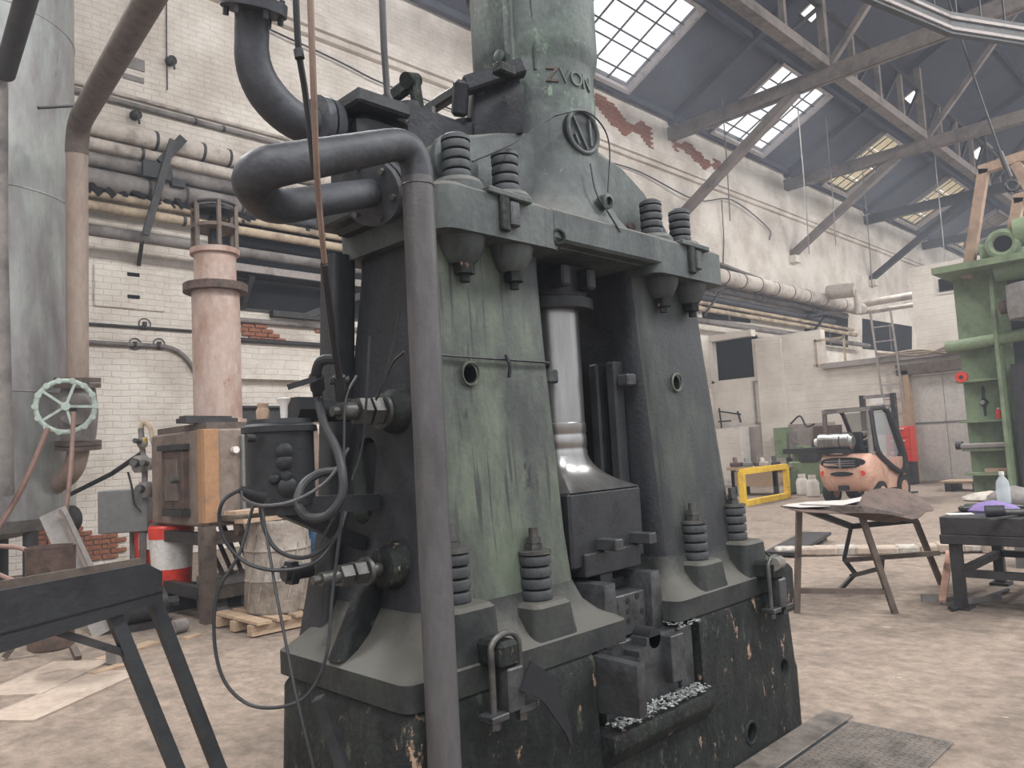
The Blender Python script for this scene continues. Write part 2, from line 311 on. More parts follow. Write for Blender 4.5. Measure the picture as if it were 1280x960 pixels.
M_box = mat('grey_panel_paint', lin(108, 108, 106), lin(88, 88, 86), .4, rough=.5, scale=3, bump=.03)
M_alu = mat('bare_zinc_sheet', lin(196, 190, 184), lin(176, 170, 164), .4, rough=.5, metal=.3, scale=2, bump=.08)
M_wrap = mat('clouded_plastic_wrap', lin(148, 138, 128), lin(108, 99, 90), .55, lin(180, 174, 166), .66, .3, 0, 6, (1, 1, .6), .5, 22)
M_cerm = mat('pink_grey_stack_steel', lin(170, 150, 140), lin(146, 118, 104), .55, lin(136, 100, 76), .62, .75, 0, 3.5, (1, 1, .5), .15)
M_furn = mat('heat_stained_furnace_steel', lin(126, 112, 102), lin(98, 84, 74), .5, lin(160, 122, 84), .66, .65, .2, 3.5, bump=.15)
M_shav = mat('bright_scale_flakes', lin(170, 172, 170), lin(90, 92, 92), .5, rough=.4, metal=.5, scale=40, bump=.6)
M_purple = mat('purple_rag_cloth', lin(120, 104, 150), lin(92, 80, 120), .4, rough=.9, scale=10, bump=.2)
M_rag = mat('grey_beige_rag', lin(172, 164, 154), lin(130, 122, 114), .5, rough=.9, scale=10, bump=.2)
M_plate = mat('worn_tread_plate', lin(118, 110, 103), lin(84, 78, 73), .55, lin(160, 154, 148), .68, .55, .3, 5, bump=.25)
M_glass = glass('cab_window_glass', (.72, .74, .74, 1), .25, .1)
M_bottle = glass('clear_bottle_plastic', (.82, .86, .88, 1), .35, .12)
M_dusty = mat('dust_coated_casting', lin(112, 108, 102), lin(82, 80, 76), .5, None, .6, .85, 0, 6, bump=.25)
M_ochre = mat('ochre_heat_tint', lin(156, 118, 86), lin(124, 102, 86), .45, None, .6, .65, .1, 5, bump=.1)
M_card = mat('dusty_pinkish_board', lin(166, 150, 136), lin(142, 126, 114), .5, rough=.9, scale=3, bump=.1)
M_tan = mat('rusty_tan_post', lin(164, 138, 118), lin(132, 108, 92), .5, rough=.8, scale=2, bump=.1)
M_beige = mat('beige_primer_pipe', lin(148, 132, 120), lin(134, 114, 102), .5, None, .6, .6, .05, 3, (1, 1, .3), .08)
M_teal = mat('pale_green_handwheel_paint', lin(164, 176, 166), lin(128, 136, 128), .4, rough=.5, scale=8, bump=.05)

# ------------------------------------------------------------------ the hall
ST = dict(kind='structure')
def zr(y): return 12.7+(14.3-y)*.5
B().box((16, 3, -.1), (86, 23, .2)).build('floor', M_floor, smooth=False, **ST)
WALL = B().box((16, 14.5, 6.35), (84, .4, 12.7)).build('wall_left', M_wall, smooth=False, **ST)
B().box((16, 14.2, 11.05), (84, .24, .34)).box((16, 14.24, 10.8), (84, .14, .14)).build('trim_1', M_wall, smooth=False, **ST)
B().box((58.2, 4, 8), (.4, 21, 16)).build('wall_end', M_darkwall, smooth=False, **ST)
rf = B()
def roof_strip(x0, x1, y0, y1, t=.14):
    z0, z1 = zr(y0)+.02, zr(y1)+.02
    rf.prism([(x0, y0, z0), (x1, y0, z0), (x1, y1, z1), (x0, y1, z1)], (0, 0, t))
YA, YB = 13.95, 11.2
roof_strip(-26.4, 58.4, 14.9, YA); roof_strip(-26.4, 58.4, YB, 4.0)
xs = [-26.4]+[v for p in SKY_X for v in p]+[58.4]
for k in range(0, len(xs), 2): roof_strip(xs[k], xs[k+1], YA, YB)
rf.prism([(-26.4, 4, zr(4)+.02), (58.4, 4, zr(4)+.02), (58.4, -6.9, zr(14.9)+.02), (-26.4, -6.9, zr(14.9)+.02)], (0, 0, .14))
rf.build('ceiling', M_roof, smooth=False, **ST)
# skylights: frame, glazing bars and single panes
M_pw = glass('white_wired_glass', (1, 1, 1, 1), .12, .5)
M_py = glass('yellowed_wired_glass', (.68, .60, .45, 1), .12, .5)
SL = math.atan(.5)
def slope_rot(): return Matrix.Rotation(-SL, 4, 'X')
for i, (xa, xb) in enumerate(SKY_X):
    nc, nr = (4, 6) if xa < 30 else (4, 4)
    mid = ((xa+xb)/2, (YA+YB)/2, zr((YA+YB)/2)); ln = (YA-YB)/math.cos(SL); up = Vector((0, math.sin(SL), math.cos(SL))); dn = Vector((0, math.cos(SL), -math.sin(SL)))
    mid = Vector(mid); rot = Matrix.Rotation(-SL, 4, 'X')
    fr = B()
    for sx in (-1, 1): fr.box(mid+Vector((sx*((xb-xa)/2+.06), 0, 0))-up*.05, (.12, ln+.2, .3), rot)
    for sy in (-1, 1): fr.box(mid+dn*sy*(ln/2+.06)-up*.05, (xb-xa+.24, .12, .3), rot)
    w = fr.build('window_%d' % (i+1), M_frame, smooth=False, **ST)
    pm = M_pw if xa < 30 else M_py
    pw, pl = (xb-xa)/nc, ln/nr; first = None
    for c in range(nc):
        for r in range(nr):
            p = mid+Vector((-(xb-xa)/2+pw*(c+.5), 0, 0))+dn*(-ln/2+pl*(r+.5)+(R.random()-.5)*.02)+up*(.03+.004*(r % 2))
            if first is None:
                first = B().box(p, (pw-.05, pl-.03, .012), rot).build('pane', pm, w, smooth=False); p0 = p.copy()
            else: dup(first, p-p0, w)
    for c in range(1, nc): B().box(mid+Vector((-(xb-xa)/2+pw*c, 0, 0)), (.05, ln, .04), rot).build('glazing_bar', M_bar, w, smooth=False)
    for r in range(1, nr): B().box(mid+dn*(-ln/2+pl*r+(.18*pl if r % 2 else -.1*pl)), (xb-xa, .045, .04), rot).build('crossbar', M_bar, w, smooth=False)
# roof trusses with knee braces down to corbels on the wall
ords = ['nearest', 'second', 'third', 'fourth']
for i, X in enumerate((22.7, 31.4, 40.1, 48.8)):
    t = thing('roof_truss', (X, 14.3, 9.0), ['dusty roof beam with knee brace, nearest of the row under the dark roof', 'dusty roof beam with knee brace, second of the row, below the first yellowed skylight',
              'dark roof beam with knee brace, third of the row, left of the far room', 'dark roof beam at the far end of the hall behind the others'][i], 'roof truss', 'roof trusses')
    m = M_truss if i < 2 else M_dark
    for s in (-1, 1): B().box((X+s*.1, 4.2, 12.15), (.14, 20.2, .42)).build('chord', m, t, smooth=False)
    b = B().bar((X, 14.3, 9.1), (X, 9.75, 12.0), .3, .26).build('knee_brace', m, t, smooth=False)
    B().box((X, 14.15, 8.92), (.5, .3, .3)).build('corbel', M_wall, t, smooth=False)
    B().bar((X, 14.3, zr(14.3)-.14), (X, 4, zr(4)-.14), .2, .26).build('rafter', M_roof, t, smooth=False)
    B().box((X, 8.8, 13.7), (.22, .22, 2.9)).build('post', m, t, smooth=False)
    B().bar((X, 8.8, 12.3), (X, 4.3, 17.2), .18, .18).build('strut', m, t, smooth=False)
# lattice girders running from truss to truss
lab = ['dark lattice girder overhead, crossing the top edge of the picture', 'dark lattice girder between the nearest and second roof beams', 'dark lattice girder between the second and third roof beams', 'dark lattice girder between the two farthest roof beams']
for i, (xa, xb) in enumerate(((12.0, 22.7), (22.7, 31.4), (31.4, 40.1), (40.1, 48.8))):
    g = thing('lattice_girder', (xa, 8.8, 12.3), lab[i], 'lattice girder', 'lattice girders')
    B().box(((xa+xb)/2, 8.8, 12.45), (xb-xa-.24, .34, .3)).build('bottom_chord', M_truss, g, smooth=False)
    B().box(((xa+xb)/2, 8.8, 14.3), (xb-xa-.24, .16, .16)).build('top_chord', M_dark, g, smooth=False)
    n = 4; st = (xb-xa)/n
    for k in range(n):
        B().bar((xa+st*k+.15, 8.8, 12.5), (xa+st*(k+1)-.1, 8.8, 14.25) , .1, .1).build('diagonal', M_dark, g, smooth=False)
        if k: B().box((xa+st*k, 8.8, 13.4), (.16, .16, 1.7)).build('vertical', M_truss, g, smooth=False)
for k, y in enumerate((12.6, 10.6, 6.8, 5.2)):
    B().box((33, y if k > 1 else (14.12 if k == 0 else 11.0), zr(y if k > 1 else (14.12 if k == 0 else 11.0))-.1), (50, .16, .2)).build('trim_%d' % (k+2), M_roof, smooth=False, **ST)
# small roof light seen through the girders
for i, (p, s) in enumerate((((24.049, 9.600, 14.118), .5), ((33.585, 9.600, 14.012), .6), ((43.145, 9.600, 14.364), .8))):
    w = B().box((p[0], 9.6, zr(9.6)), (s*1.6, s*1.1, .06), Matrix.Rotation(-SL, 4, 'X')).build('window_%d' % (10+i), M_frame, smooth=False, **ST)
    B().box((p[0], 9.6, zr(9.6)-.06), (s*1.4, s*.9, .03), Matrix.Rotation(-SL, 4, 'X')).build('pane', emit('lit_roof_hatch_%d' % i, (.95, .93, .9, 1), 1.0), w, smooth=False)
# crane current rail, upper right
t = thing('current_rail', (16.106, 3.900, 9.200), 'dark crane current rail with two pale strips, top right below the roof', 'rail')
A_, B_, C_ = Vector((12.810, 4.729, 9.200)), Vector((16.170, 3.918, 9.200)), Vector((18.294, 2.847, 9.200))
for a, b in ((A_, B_), (B_, C_)):
    B().bar(a, b, .12, .44).build('rail_channel', M_dark, t, smooth=False)
    sd = (b-a).cross(Vector((0, 0, 1))).normalized()
    for s in (-.13, .09): B().bar(a+Vector((0, 0, s)), b+Vector((0, 0, s)), .2, .06).build('strip', M_frame, t, smooth=False)
    for k in range(4):
        q = a.lerp(b, .1+.26*k); B().cyl(q, (q.x, q.y, min(zr(q.y), 17)), .02, seg=6).build('hanger', M_dark, t)
# thin wires and a hoist rope hanging from the roof
def wire(name, pts, r, m, label, cat, group=None, seg=5):
    o = B().tube(pts, r, seg).build(name, m); o['label'] = label; o['category'] = cat
    if group: o['group'] = group
    return o
for k, (a, zb, lb) in enumerate((((24.000, 12.938, 13.148), 9.0, 'thin wire hanging from the roof between the first two skylights'), ((28.000, 12.019, 12.871), 8.2, 'thin wire hanging below the right edge of the second skylight'),
        ((30.000, 11.809, 12.511), 8.8, 'thin wire hanging left of the yellowed skylight'), ((34.000, 12.027, 13.187), 7.6, 'thin wire hanging across the yellowed skylight'), ((36.000, 9.733, 11.889), 7.4, 'thin wire hanging over the roof of the far room'))):
    wire('hanging_wire', [(a[0], a[1], zr(a[1]) if a[1] > 4 else 17), (a[0], a[1], zb+2), (a[0], a[1]+.05, zb)], .022, M_gpipe, lb, 'wire', 'hanging wires')
t = thing('hoist_rope', (17.500, 3.465, 6.294), 'dark hoist rope with hook hanging at upper right', 'rope')
B().tube([(17.500, 4.439, 11.855), (17.500, 4.097, 9.765), (17.500, 3.837, 8.304), (17.500, 3.573, 6.893)], .022, 6).build('rope', M_dark, t)
B().tube([(17.500, 3.573, 6.893), (17.500, 3.496, 6.545), (17.500, 3.447, 6.337)], .05, 8).build('hook_block', M_dark, t)
B().torus((17.500, 3.435, 6.173), (1, .4, 0), .1, .03, 12, 6).build('hook', M_dark, t)
# bare bricks where plaster fell off
def brick_patch(x0, x1, z0, z1, keep):
    first = None
    for r in range(int((z1-z0)/.085)):
        for c in range(int((x1-x0)/.27)):
            x = x0+c*.27+(.135 if r % 2 else 0); z = z0+r*.085
            if not keep((x-x0)/(x1-x0), (z-z0)/(z1-z0)): continue
            p = Vector((x, 14.3-.012-R.random()*.02, z))
            if first is None: first = B().box(p, (.25, .06, .07), None, .008).build('brick', M_brick, WALL, smooth=False); p0 = p
            else: dup(first, p-p0, WALL)
brick_patch(3.4, 5.0, .12, 1.0, lambda u, v: v < .9-.55*u+.2*math.sin(u*9))
brick_patch(17.8, 21.6, 11.3, 12.5, lambda u, v: abs(v-(.75-.45*u)) < .22+.16*math.sin(u*13+v*4))
brick_patch(22.9, 26.2, 11.25, 12.2, lambda u, v: abs(v-(.7-.35*u)) < .2+.14*math.sin(u*12+v*5))
brick_patch(6.9, 9.3, 4.0, 4.5, lambda u, v: math.sin(u*7+v*3) > .2)

# ------------------------------------------------------------------ pipes along the wall
def wall_pipe(x0, x1, y, z, r, m, label, name='wall_pipe', cat='pipe', group='pipes along the wall', bands=(), tail=None):
    t = thing(name, ((x0+x1)/2, y, z), label, cat, group)
    pts = [(x0, y, z), (x1, y, z)] if tail is None else bend([(x0, y, z), (x1, y, z), tail], .5)
    B().tube(pts, r, 14).build('pipe_run', m, t)
    for x in bands: B().cyl((x-.025, y, z), (x+.025, y, z), r+.012, seg=14).build('band', M_dark, t)
    return t
wall_pipe(-6, 36.4, 13.85, 7.38, .165, M_lag, 'thickest white lagged pipe, topmost of the bundle along the wall', bands=(5.15, 6.0, 6.5, 11, 25, 26.5, 28, 29.6, 31, 33, 35), tail=(36.4, 6.5, 7.38))
wall_pipe(20.5, 36.2, 13.42, 7.12, .27, M_lag, 'fat sagging white lagged pipe right of the hammer', bands=(24, 25.2, 26.4, 27.7, 29, 30.4, 32, 34))
wall_pipe(-6, 36.9, 13.8, 7.06, .105, M_lag, 'thinner white lagged pipe directly under the topmost pipe', bands=(4.9, 6.9, 24.8, 27, 30), tail=(36.9, 6.5, 7.0))
wall_pipe(-6, 35.6, 13.9, 6.82, .13, M_gpipe, 'grey pipe third from the top of the wall bundle', bands=(5.1, 27.5))
wall_pipe(-6, 6.75, 13.85, 6.46, .19, M_gpipe, 'fat grey lagged pipe ending bare behind the stack top', bands=(5.0, 5.65, 6.7))
wall_pipe(6.75, 34, 13.85, 6.4, .13, M_dpipe, 'black stripped pipe continuing the fat grey pipe')
wall_pipe(-6, 36, 13.8, 6.2, .07, M_lag2, 'yellowed pipe with black torn lagging under the fat pipe')
wall_pipe(-6, 36.2, 13.75, 5.97, .085, M_lag2, 'cream pipe on hangers in the middle of the wall bundle', bands=(5.6, 6.3))
wall_pipe(-6, 37.6, 13.75, 5.55, .1, M_gpipe, 'lowest grey pipe of the wall bundle')
tuft = B()
for k in range(70):
    x = 3.8+R.random()*6.2; tuft.box((x, 13.72+R.random()*.08, 6.27+(R.random()-.5)*.1), (.05+R.random()*.22, .05, .03+R.random()*.08), Matrix.Rotation(R.random(), 4, 'Y'))
tuft.build('torn_lagging', M_hole, smooth=False, kind='stuff', label='black torn lagging hanging along the yellowed pipe', category='lagging')
wall_pipe(-6, 21, 14.235, 8.12, .05, M_gpipe, 'thin grey conduit high on the whitewashed wall', name='conduit', cat='conduit', group='conduits on the wall', bands=(6.05, 6.6))
wall_pipe(-6, 21, 14.26, 8.27, .035, M_lag, 'thin pale conduit, upper of the two high on the wall', name='conduit', cat='conduit', group='conduits on the wall')
wall_pipe(-6, 5.95, 14.26, 4.06, .025, M_dark, 'dark cable run at mid height on the wall left of the stack', name='conduit', cat='conduit', group='conduits on the wall', bands=(5.05,))
wall_pipe(-6, 5.7, 14.24, 3.74, .04, M_gpipe, 'lower grey conduit with a bent end beside the stack', name='conduit', cat='conduit', group='conduits on the wall', bands=(4.9, 5.3), tail=(6.1, 14.24, 3.1))
wall_pipe(6.6, 11, 14.24, 3.95, .05, M_dark, 'dark conduit right of the stack at mid height', name='conduit', cat='conduit', group='conduits on the wall')
wall_pipe(6.6, 11, 14.23, 4.34, .05, M_gpipe, 'grey rail conduit right of the stack above the dark one', name='conduit', cat='conduit', group='conduits on the wall')
t = thing('wall_ledge', (8, 14.2, 3.3), 'pale concrete ledge on the wall right of the stack', 'ledge'); B().box((8.3, 14.2, 3.33), (3.6, .2, .3)).build('slab', M_wall, t, smooth=False)
t = thing('wall_slot', (8, 14.2, 2.45), 'dark steel channel on the wall behind the black reservoir', 'channel'); B().box((7.7, 14.25, 2.5), (2.6, .1, .3)).build('channel_web', M_dark, t, smooth=False); B().box((7.7, 14.2, 2.64), (2.6, .2, .04)).build('channel_flange', M_dark, t, smooth=False)
# platform edge on brackets with the dark opening behind
t = thing('wall_platform', (8.3, 13.9, 5.2), 'pale platform edge on brackets below the pipes, left of the hammer', 'platform')
B().box((8.3, 13.75, 5.25), (4.4, .12, .14)).build('edge_beam', M_frame, t, smooth=False); B().box((8.3, 14.0, 5.2), (4.4, .5, .05)).build('deck', M_dark, t, smooth=False)
for a, b in (((9.7, 13.75, 5.15), (8.2, 14.2, 4.5)), ((6.9, 13.8, 5.15), (6.9, 14.25, 4.6))): B().bar(a, b, .1, .14).build('bracket', M_dark, t, smooth=False)
B().box((8.2, 14.2, 4.52), (1.4, .16, .12)).build('wall_angle', M_dark, t, smooth=False)
w = B().box((8.1, 14.29, 4.86), (3.2, .06, .62)).build('window_13', M_dark, smooth=False, **ST); B().box((8.1, 14.25, 4.86), (3.05, .03, .5)).build('pane', M_hole, w, smooth=False)
B().box((8.6, 14.29, 6.0), (4.6, .05, 1.1)).build('window_16', M_hole, smooth=False, **ST)
for k, q in enumerate((((24.014, 14.290, 6.554), (27.452, 14.290, 6.532), (27.352, 14.290, 5.902), (23.912, 14.290, 5.801)), ((32.253, 14.290, 6.982), (36.827, 14.290, 6.953), (36.506, 14.290, 5.493), (31.961, 14.290, 5.441)), ((38.573, 14.290, 7.022), (45.576, 14.290, 7.160), (45.153, 14.290, 5.631), (38.224, 14.290, 5.513)))):
    w = B().prism(q, (0, .05, 0)).build('window_%d' % (19+k), M_hole, smooth=False, **ST)
    xm = (q[0][0]+q[1][0])/2; B().box((xm, 14.28, (q[0][2]+q[2][2])/2), (.12, .05, abs(q[0][2]-q[2][2]))).build('mullion', M_gpipe, w, smooth=False)
t = thing('pipe_bracket', (5.1, 13.6, 5.5), 'black slanting pipe bracket across the bundle at left', 'bracket')
B().bar((5.35, 13.55, 7.35), (4.86, 13.55, 5.55), .05, .12).build('strap', M_dark, t, smooth=False); B().bar((5.55, 13.6, 7.45), (5.15, 13.6, 6.9), .07, .16).build('clamp', M_black, t, smooth=False)
B().box((5.1, 13.62, 6.75), (.5, .08, .28)).box((5.45, 13.62, 6.6), (.24, .08, .14)).build('saddle', M_black, t, smooth=False); B().bar((4.86, 13.7, 5.5), (5.0, 14.28, 5.2), .06, .06).build('stay', M_dark, t, smooth=False)
t = thing('pipe_hanger', (24, 13.6, 6), 'rusty slanting hanger on the pipe bundle right of the hammer', 'bracket')
B().bar((22.702, 13.500, 5.657), (24.161, 13.500, 6.823), .06, .06).build('strap', M_dark, t, smooth=False); B().bar((23.484, 13.500, 6.525), (24.565, 13.500, 6.983), .05, .05).build('arm', M_dark, t, smooth=False)
t = thing('pipe_hanger', (33, 13.6, 6), 'dark slanting hanger on the bundle near the ladder', 'bracket')
B().bar((30.109, 13.500, 5.156), (32.231, 13.500, 6.369), .08, .08).build('strap', M_dark, t, smooth=False); B().bar((30.699, 13.500, 6.340), (34.410, 13.500, 6.908), .08, .08).build('arm', M_dark, t, smooth=False)
t = thing('roof_plank', (26.708, 13.900, 7.583), 'weathered plank lying on top of the pipe bundle', 'plank'); B().bar((23.894, 13.800, 7.729), (30.072, 13.800, 7.285), .3, .08).build('board', M_truss, t, smooth=False); B().bar((23.978, 13.600, 7.330), (29.305, 13.600, 7.295), .2, .06).build('batten', M_truss, t, smooth=False)
for x, z, lb in ((5.59, 9.18, 'small dark insulator high on the white wall'), (4.95, 7.95, 'small rusty bolt stub in the wall above the pipes at left')):
    t = thing('insulator', (x, 14.2, z), lb, 'insulator'); B().lathe([(.05, 0), (.09, .05), (.06, .12), (.09, .18), (.03, .22)], (x, 14.3, z), (0, -1, -.2), 12).build('body', M_dark, t); B().cyl((x, 14.1, z), (x+.02, 14.08, z-.22), .02, seg=6).build('pin', M_dark, t)
for p, lb in (((5.092, 14.280, 4.132), 'thin wire ring on the wall cable above the conduit bend'), ((4.925, 14.280, 3.761), 'left wire ring on the lower bent conduit'), ((5.337, 14.280, 3.785), 'right wire ring on the lower bent conduit')):
    t = thing('wall_ring', p, lb, 'ring', 'rings on the wall conduits'); B().torus(p, (0, 1, 0), .1, .009, 20, 5).build('ring', M_dark, t); B().box(p, (.06, .06, .08)).build('clip', M_dark, t, smooth=False)
for p, w_, h_, lb in (((4.997, 14.290, 8.944), .3, .22, 'grey plate on the wall behind the slanting brown pipe'), ((4.952, 14.290, 8.655), .36, .1, 'narrow grey plate below the other, behind the slanting brown pipe')):
    t = thing('wall_plate', p, lb, 'plate', 'plates on the wall at upper left'); B().box(p, (w_, .03, h_)).build('plate', M_gpipe, t, smooth=False)
wire('wall_cable', [(5.556, 14.270, 10.541), (5.539, 14.260, 9.579), (5.544, 14.270, 8.614)], .012, M_rubber, 'thin vertical cable on the wall right of the slanting brown pipe', 'cable', None, 5)
t = thing('wall_patch', (4.9, 14.28, 4.4), 'cemented patch with two vent slots in the wall behind the brown pipe', 'vent')
B().box((4.85, 14.285, 4.75), (1.2, .05, .75), None, .02).build('cement', M_wall, t, smooth=False); B().box((4.9, 14.25, 5.0), (.2, .02, .06)).build('slot', M_hole, t, smooth=False); B().box((4.9, 14.25, 4.6), (.2, .02, .06)).build('slot', M_hole, t, smooth=False)
wire('overhead_cable', cr([(7.025, 14.280, 10.651), (7.681, 14.200, 10.512), (9.210, 14.200, 10.374), (10.495, 14.200, 10.214), (12.442, 14.200, 10.184), (13.891, 14.280, 10.184)], 4), .02, M_rubber, 'thin cable strung across the white wall at upper left', 'cable', None, 6)
wire('overhead_cable', cr([(16.763, 14.270, 10.346), (18.325, 14.200, 10.259), (20.595, 14.200, 10.335), (23.750, 14.100, 9.987), (26.317, 14.100, 10.487), (29.264, 14.200, 9.928), (29.462, 14.270, 9.480)], 5), .022, M_rubber, 'drooping black cable running right from the hammer crown', 'cable', None, 6)
wire('overhead_cable', [(25.541, 14.100, 10.335), (25.763, 14.250, 8.896), (25.614, 14.275, 7.974)], .02, M_dark, 'thin vertical cable down the wall above the right pipes', 'cable', None, 6)

# ------------------------------------------------------------------ the annex at the far end
XF = 24.24
an = B()
def panel(y0, y1, z0, z1): an.box((XF+.15, (y0+y1)/2, (z0+z1)/2), (.3, abs(y1-y0), z1-z0))
panel(14.3, 10.3, 0, 3.58); panel(12.67, 10.3, 3.58, 4.85); panel(10.3, 7.9, 0, 3.6); panel(7.9, 5.95, 3.12, 3.6); panel(5.95, 1.5, 0, 3.6); panel(14.3, 12.67, 4.98, 5.2); panel(14.3, 14.2, 3.5, 5.0)
an.box((XF-.06, 12.05, 2.4), (.14, .9, 4.7))
an.build('wall_annex', M_wall2, smooth=False, **ST)
B().box((XF-.03, 12.2, .95), (.08, 4.2, 1.9)).build('trim_7', M_dado, smooth=False, **ST)
B().box((XF+3, 6.2, 3.65), (6.4, 8.2, .16)).build('trim_8', M_frame, smooth=False, **ST)
B().box((XF+.38, 13.5, 4.28), (.1, 1.66, 1.5)).build('window_17', M_hole, smooth=False, **ST)
B().box((XF+2.2, 3.6, 4.95), (4.2, 7.9, 2.62)).build('wall_upper_room', M_wall2, smooth=False, **ST)
w = B().box((XF+.1, 6.58, 5.6), (.06, .6, .52)).build('window_18', M_white, smooth=False, **ST); B().box((XF+.06, 6.58, 5.6), (.04, .44, .36)).build('pane', M_hole, w, smooth=False)
d = B().box((XF+.12, 6.95, 1.55), (.08, 1.72, 3.1)).build('door_1', M_alu, smooth=False, **ST)
for y in (7.38, 6.52): B().box((XF+.07, y, 1.55), (.02, .84, 3.02)).build('door_panel', M_alu, d, smooth=False)
B().box((XF+.055, 6.95, 1.7), (.02, 1.7, .05)).build('seam', M_box, d, smooth=False)
tr_ = B().box((XF-.05, 7.9, 1.6), (.3, .24, 3.3)).build('trim_9', M_wood, smooth=False, **ST)
B().box((XF-.05, 6.9, 3.28), (.3, 2.4, .3)).build('trim_10', M_brown, smooth=False, **ST)
B().box((XF-.04, 12.2, 3.42), (.06, 1.05, .05)).box((XF-.04, 12.2, 2.02), (.06, 1.05, .05)).box((XF-.04, 12.7, 2.7), (.06, .05, 1.4)).box((XF-.04, 11.7, 2.7), (.06, .05, 1.4)).build('trim_11', M_frame, smooth=False, **ST)
t = thing('guard_rail', (XF, 9.6, 3.6), 'thin yellowed guard rail along the ledge left of the ladder', 'railing')
for y in (10.5, 9.6): B().box((XF, y, 4.1), (.05, .06, .9)).build('post', M_lag2, t, smooth=False)
B().box((XF, 9.3, 3.72), (.05, 2.6, .06)).build('bottom_rail', M_lag2, t, smooth=False); B().box((XF, 10.05, 4.5), (.05, .95, .06)).build('top_rail', M_lag2, t, smooth=False)
t = thing('wall_ladder', (XF-.3, 8.3, 1.3), 'tall thin steel ladder leaning on the ledge beside the door', 'ladder')
for a, b in (((23.900, 8.610, 5.047), (24.100, 8.504, 1.380)), ((23.900, 8.039, 5.050), (24.100, 7.928, 1.352))): B().bar(a, b, .05, .05).build('rail', M_frame, t, smooth=False)
for k in range(9):
    f = k/8.5; a = Vector((23.900, 8.610, 5.047)).lerp(Vector((24.100, 8.504, 1.380)), f); b = Vector((23.900, 8.039, 5.050)).lerp(Vector((24.100, 7.928, 1.352)), f)
    B().bar(a, b, .035, .035).build('rung', M_frame, t, smooth=False)
# things lying on the annex roof
t = thing('roof_tank', (30.000, 11.971, 7.448), 'pale cylinder tank standing high behind the pipe bend', 'tank'); p = Vector((32.000, 13.144, 7.372)); q = Vector((32.000, 12.003, 7.296))
B().cyl(p, q, .3, seg=14).build('shell', M_lag, t); B().cyl(q, (q.x, q.y, q.z-1), .12, seg=10).build('outlet', M_lag, t)
t = thing('cable_bundle', (24.000, 6.971, 3.572), 'sagging grey cables laid over the door lintel', 'cable')
for k in range(5): B().tube(cr([(24.0, 8.6, 3.76+.03*k), (24.02, 7.4, 3.82-.04*k), (23.98, 6.6, 3.62+.05*k), (24, 5.4, 3.8+.03*k)], 4), .025, 5).build('cable', M_gpipe if k % 2 else M_lag2, t)

# thin dust haze that hangs in the hall
hz = B().box((16, 4, 9.2), (87, 23, 18.9)).build('dust_haze', bpy.data.materials.new('hall_dust'), smooth=False, kind='stuff', label='thin bluish dust haze filling the hall under the roof', category='haze')
hm = hz.data.materials[0]; hm.use_nodes = True; hm.node_tree.nodes.clear()
ho = hm.node_tree.nodes.new('ShaderNodeOutputMaterial'); hv = hm.node_tree.nodes.new('ShaderNodeVolumeScatter')
hv.inputs['Color'].default_value = (.82, .88, 1, 1); hv.inputs['Density'].default_value = .003; hv.inputs['Anisotropy'].default_value = .3
hm.node_tree.links.new(hv.outputs[0], ho.inputs['Volume'])

# ------------------------------------------------------------------ the forging hammer
XC = 2.79
H_ = thing('forging_hammer', (XC, 2.45, 0), 'huge dark green forging hammer standing in the middle of the hall', 'forging hammer')
# base block: two shoulders with the gap for the anvil between them
bs = B()
prof = [(0, 1.48, 4.13, 2.02, 2.88), (.30, 1.48, 4.13, 2.02, 2.88), (.34, 1.49, 4.12, 2.025, 2.87), (.70, 1.50, 4.09, 2.03, 2.86), (.735, 1.52, 4.07, 2.045, 2.84)]
bs.loft([rrect(a, b, c, d, z, .06) for z, a, b, c, d in prof])
base = bs.build('base_block', M_base, H_)
c1 = B().box((2.79, 2.2, .62), (.76, .9, .40)).build('cutter', M_base)
c2 = [B().cyl((x, 1.9, z), (x, 2.2, z), r, seg=20).build('cutter', M_hole) for x, z, r in ((3.95, .33, .042), (3.55, .11, .045))]
cut(base, [c1]+c2)
for x, z, r in ((3.95, .33, .042), (3.55, .11, .045)): B().cyl((x, 2.12, z), (x, 2.19, z), r-.002, seg=20).build('hole_shade_disc', M_hole, base)  # near-black discs stand in for the shade inside the holes
B().torus((3.55, 2.02, .11), (0, 1, 0), .052, .008, 20, 6).build('hole_rim', M_base, base)
def sym(x, s): return x if s < 0 else 2*XC-x
cols = []
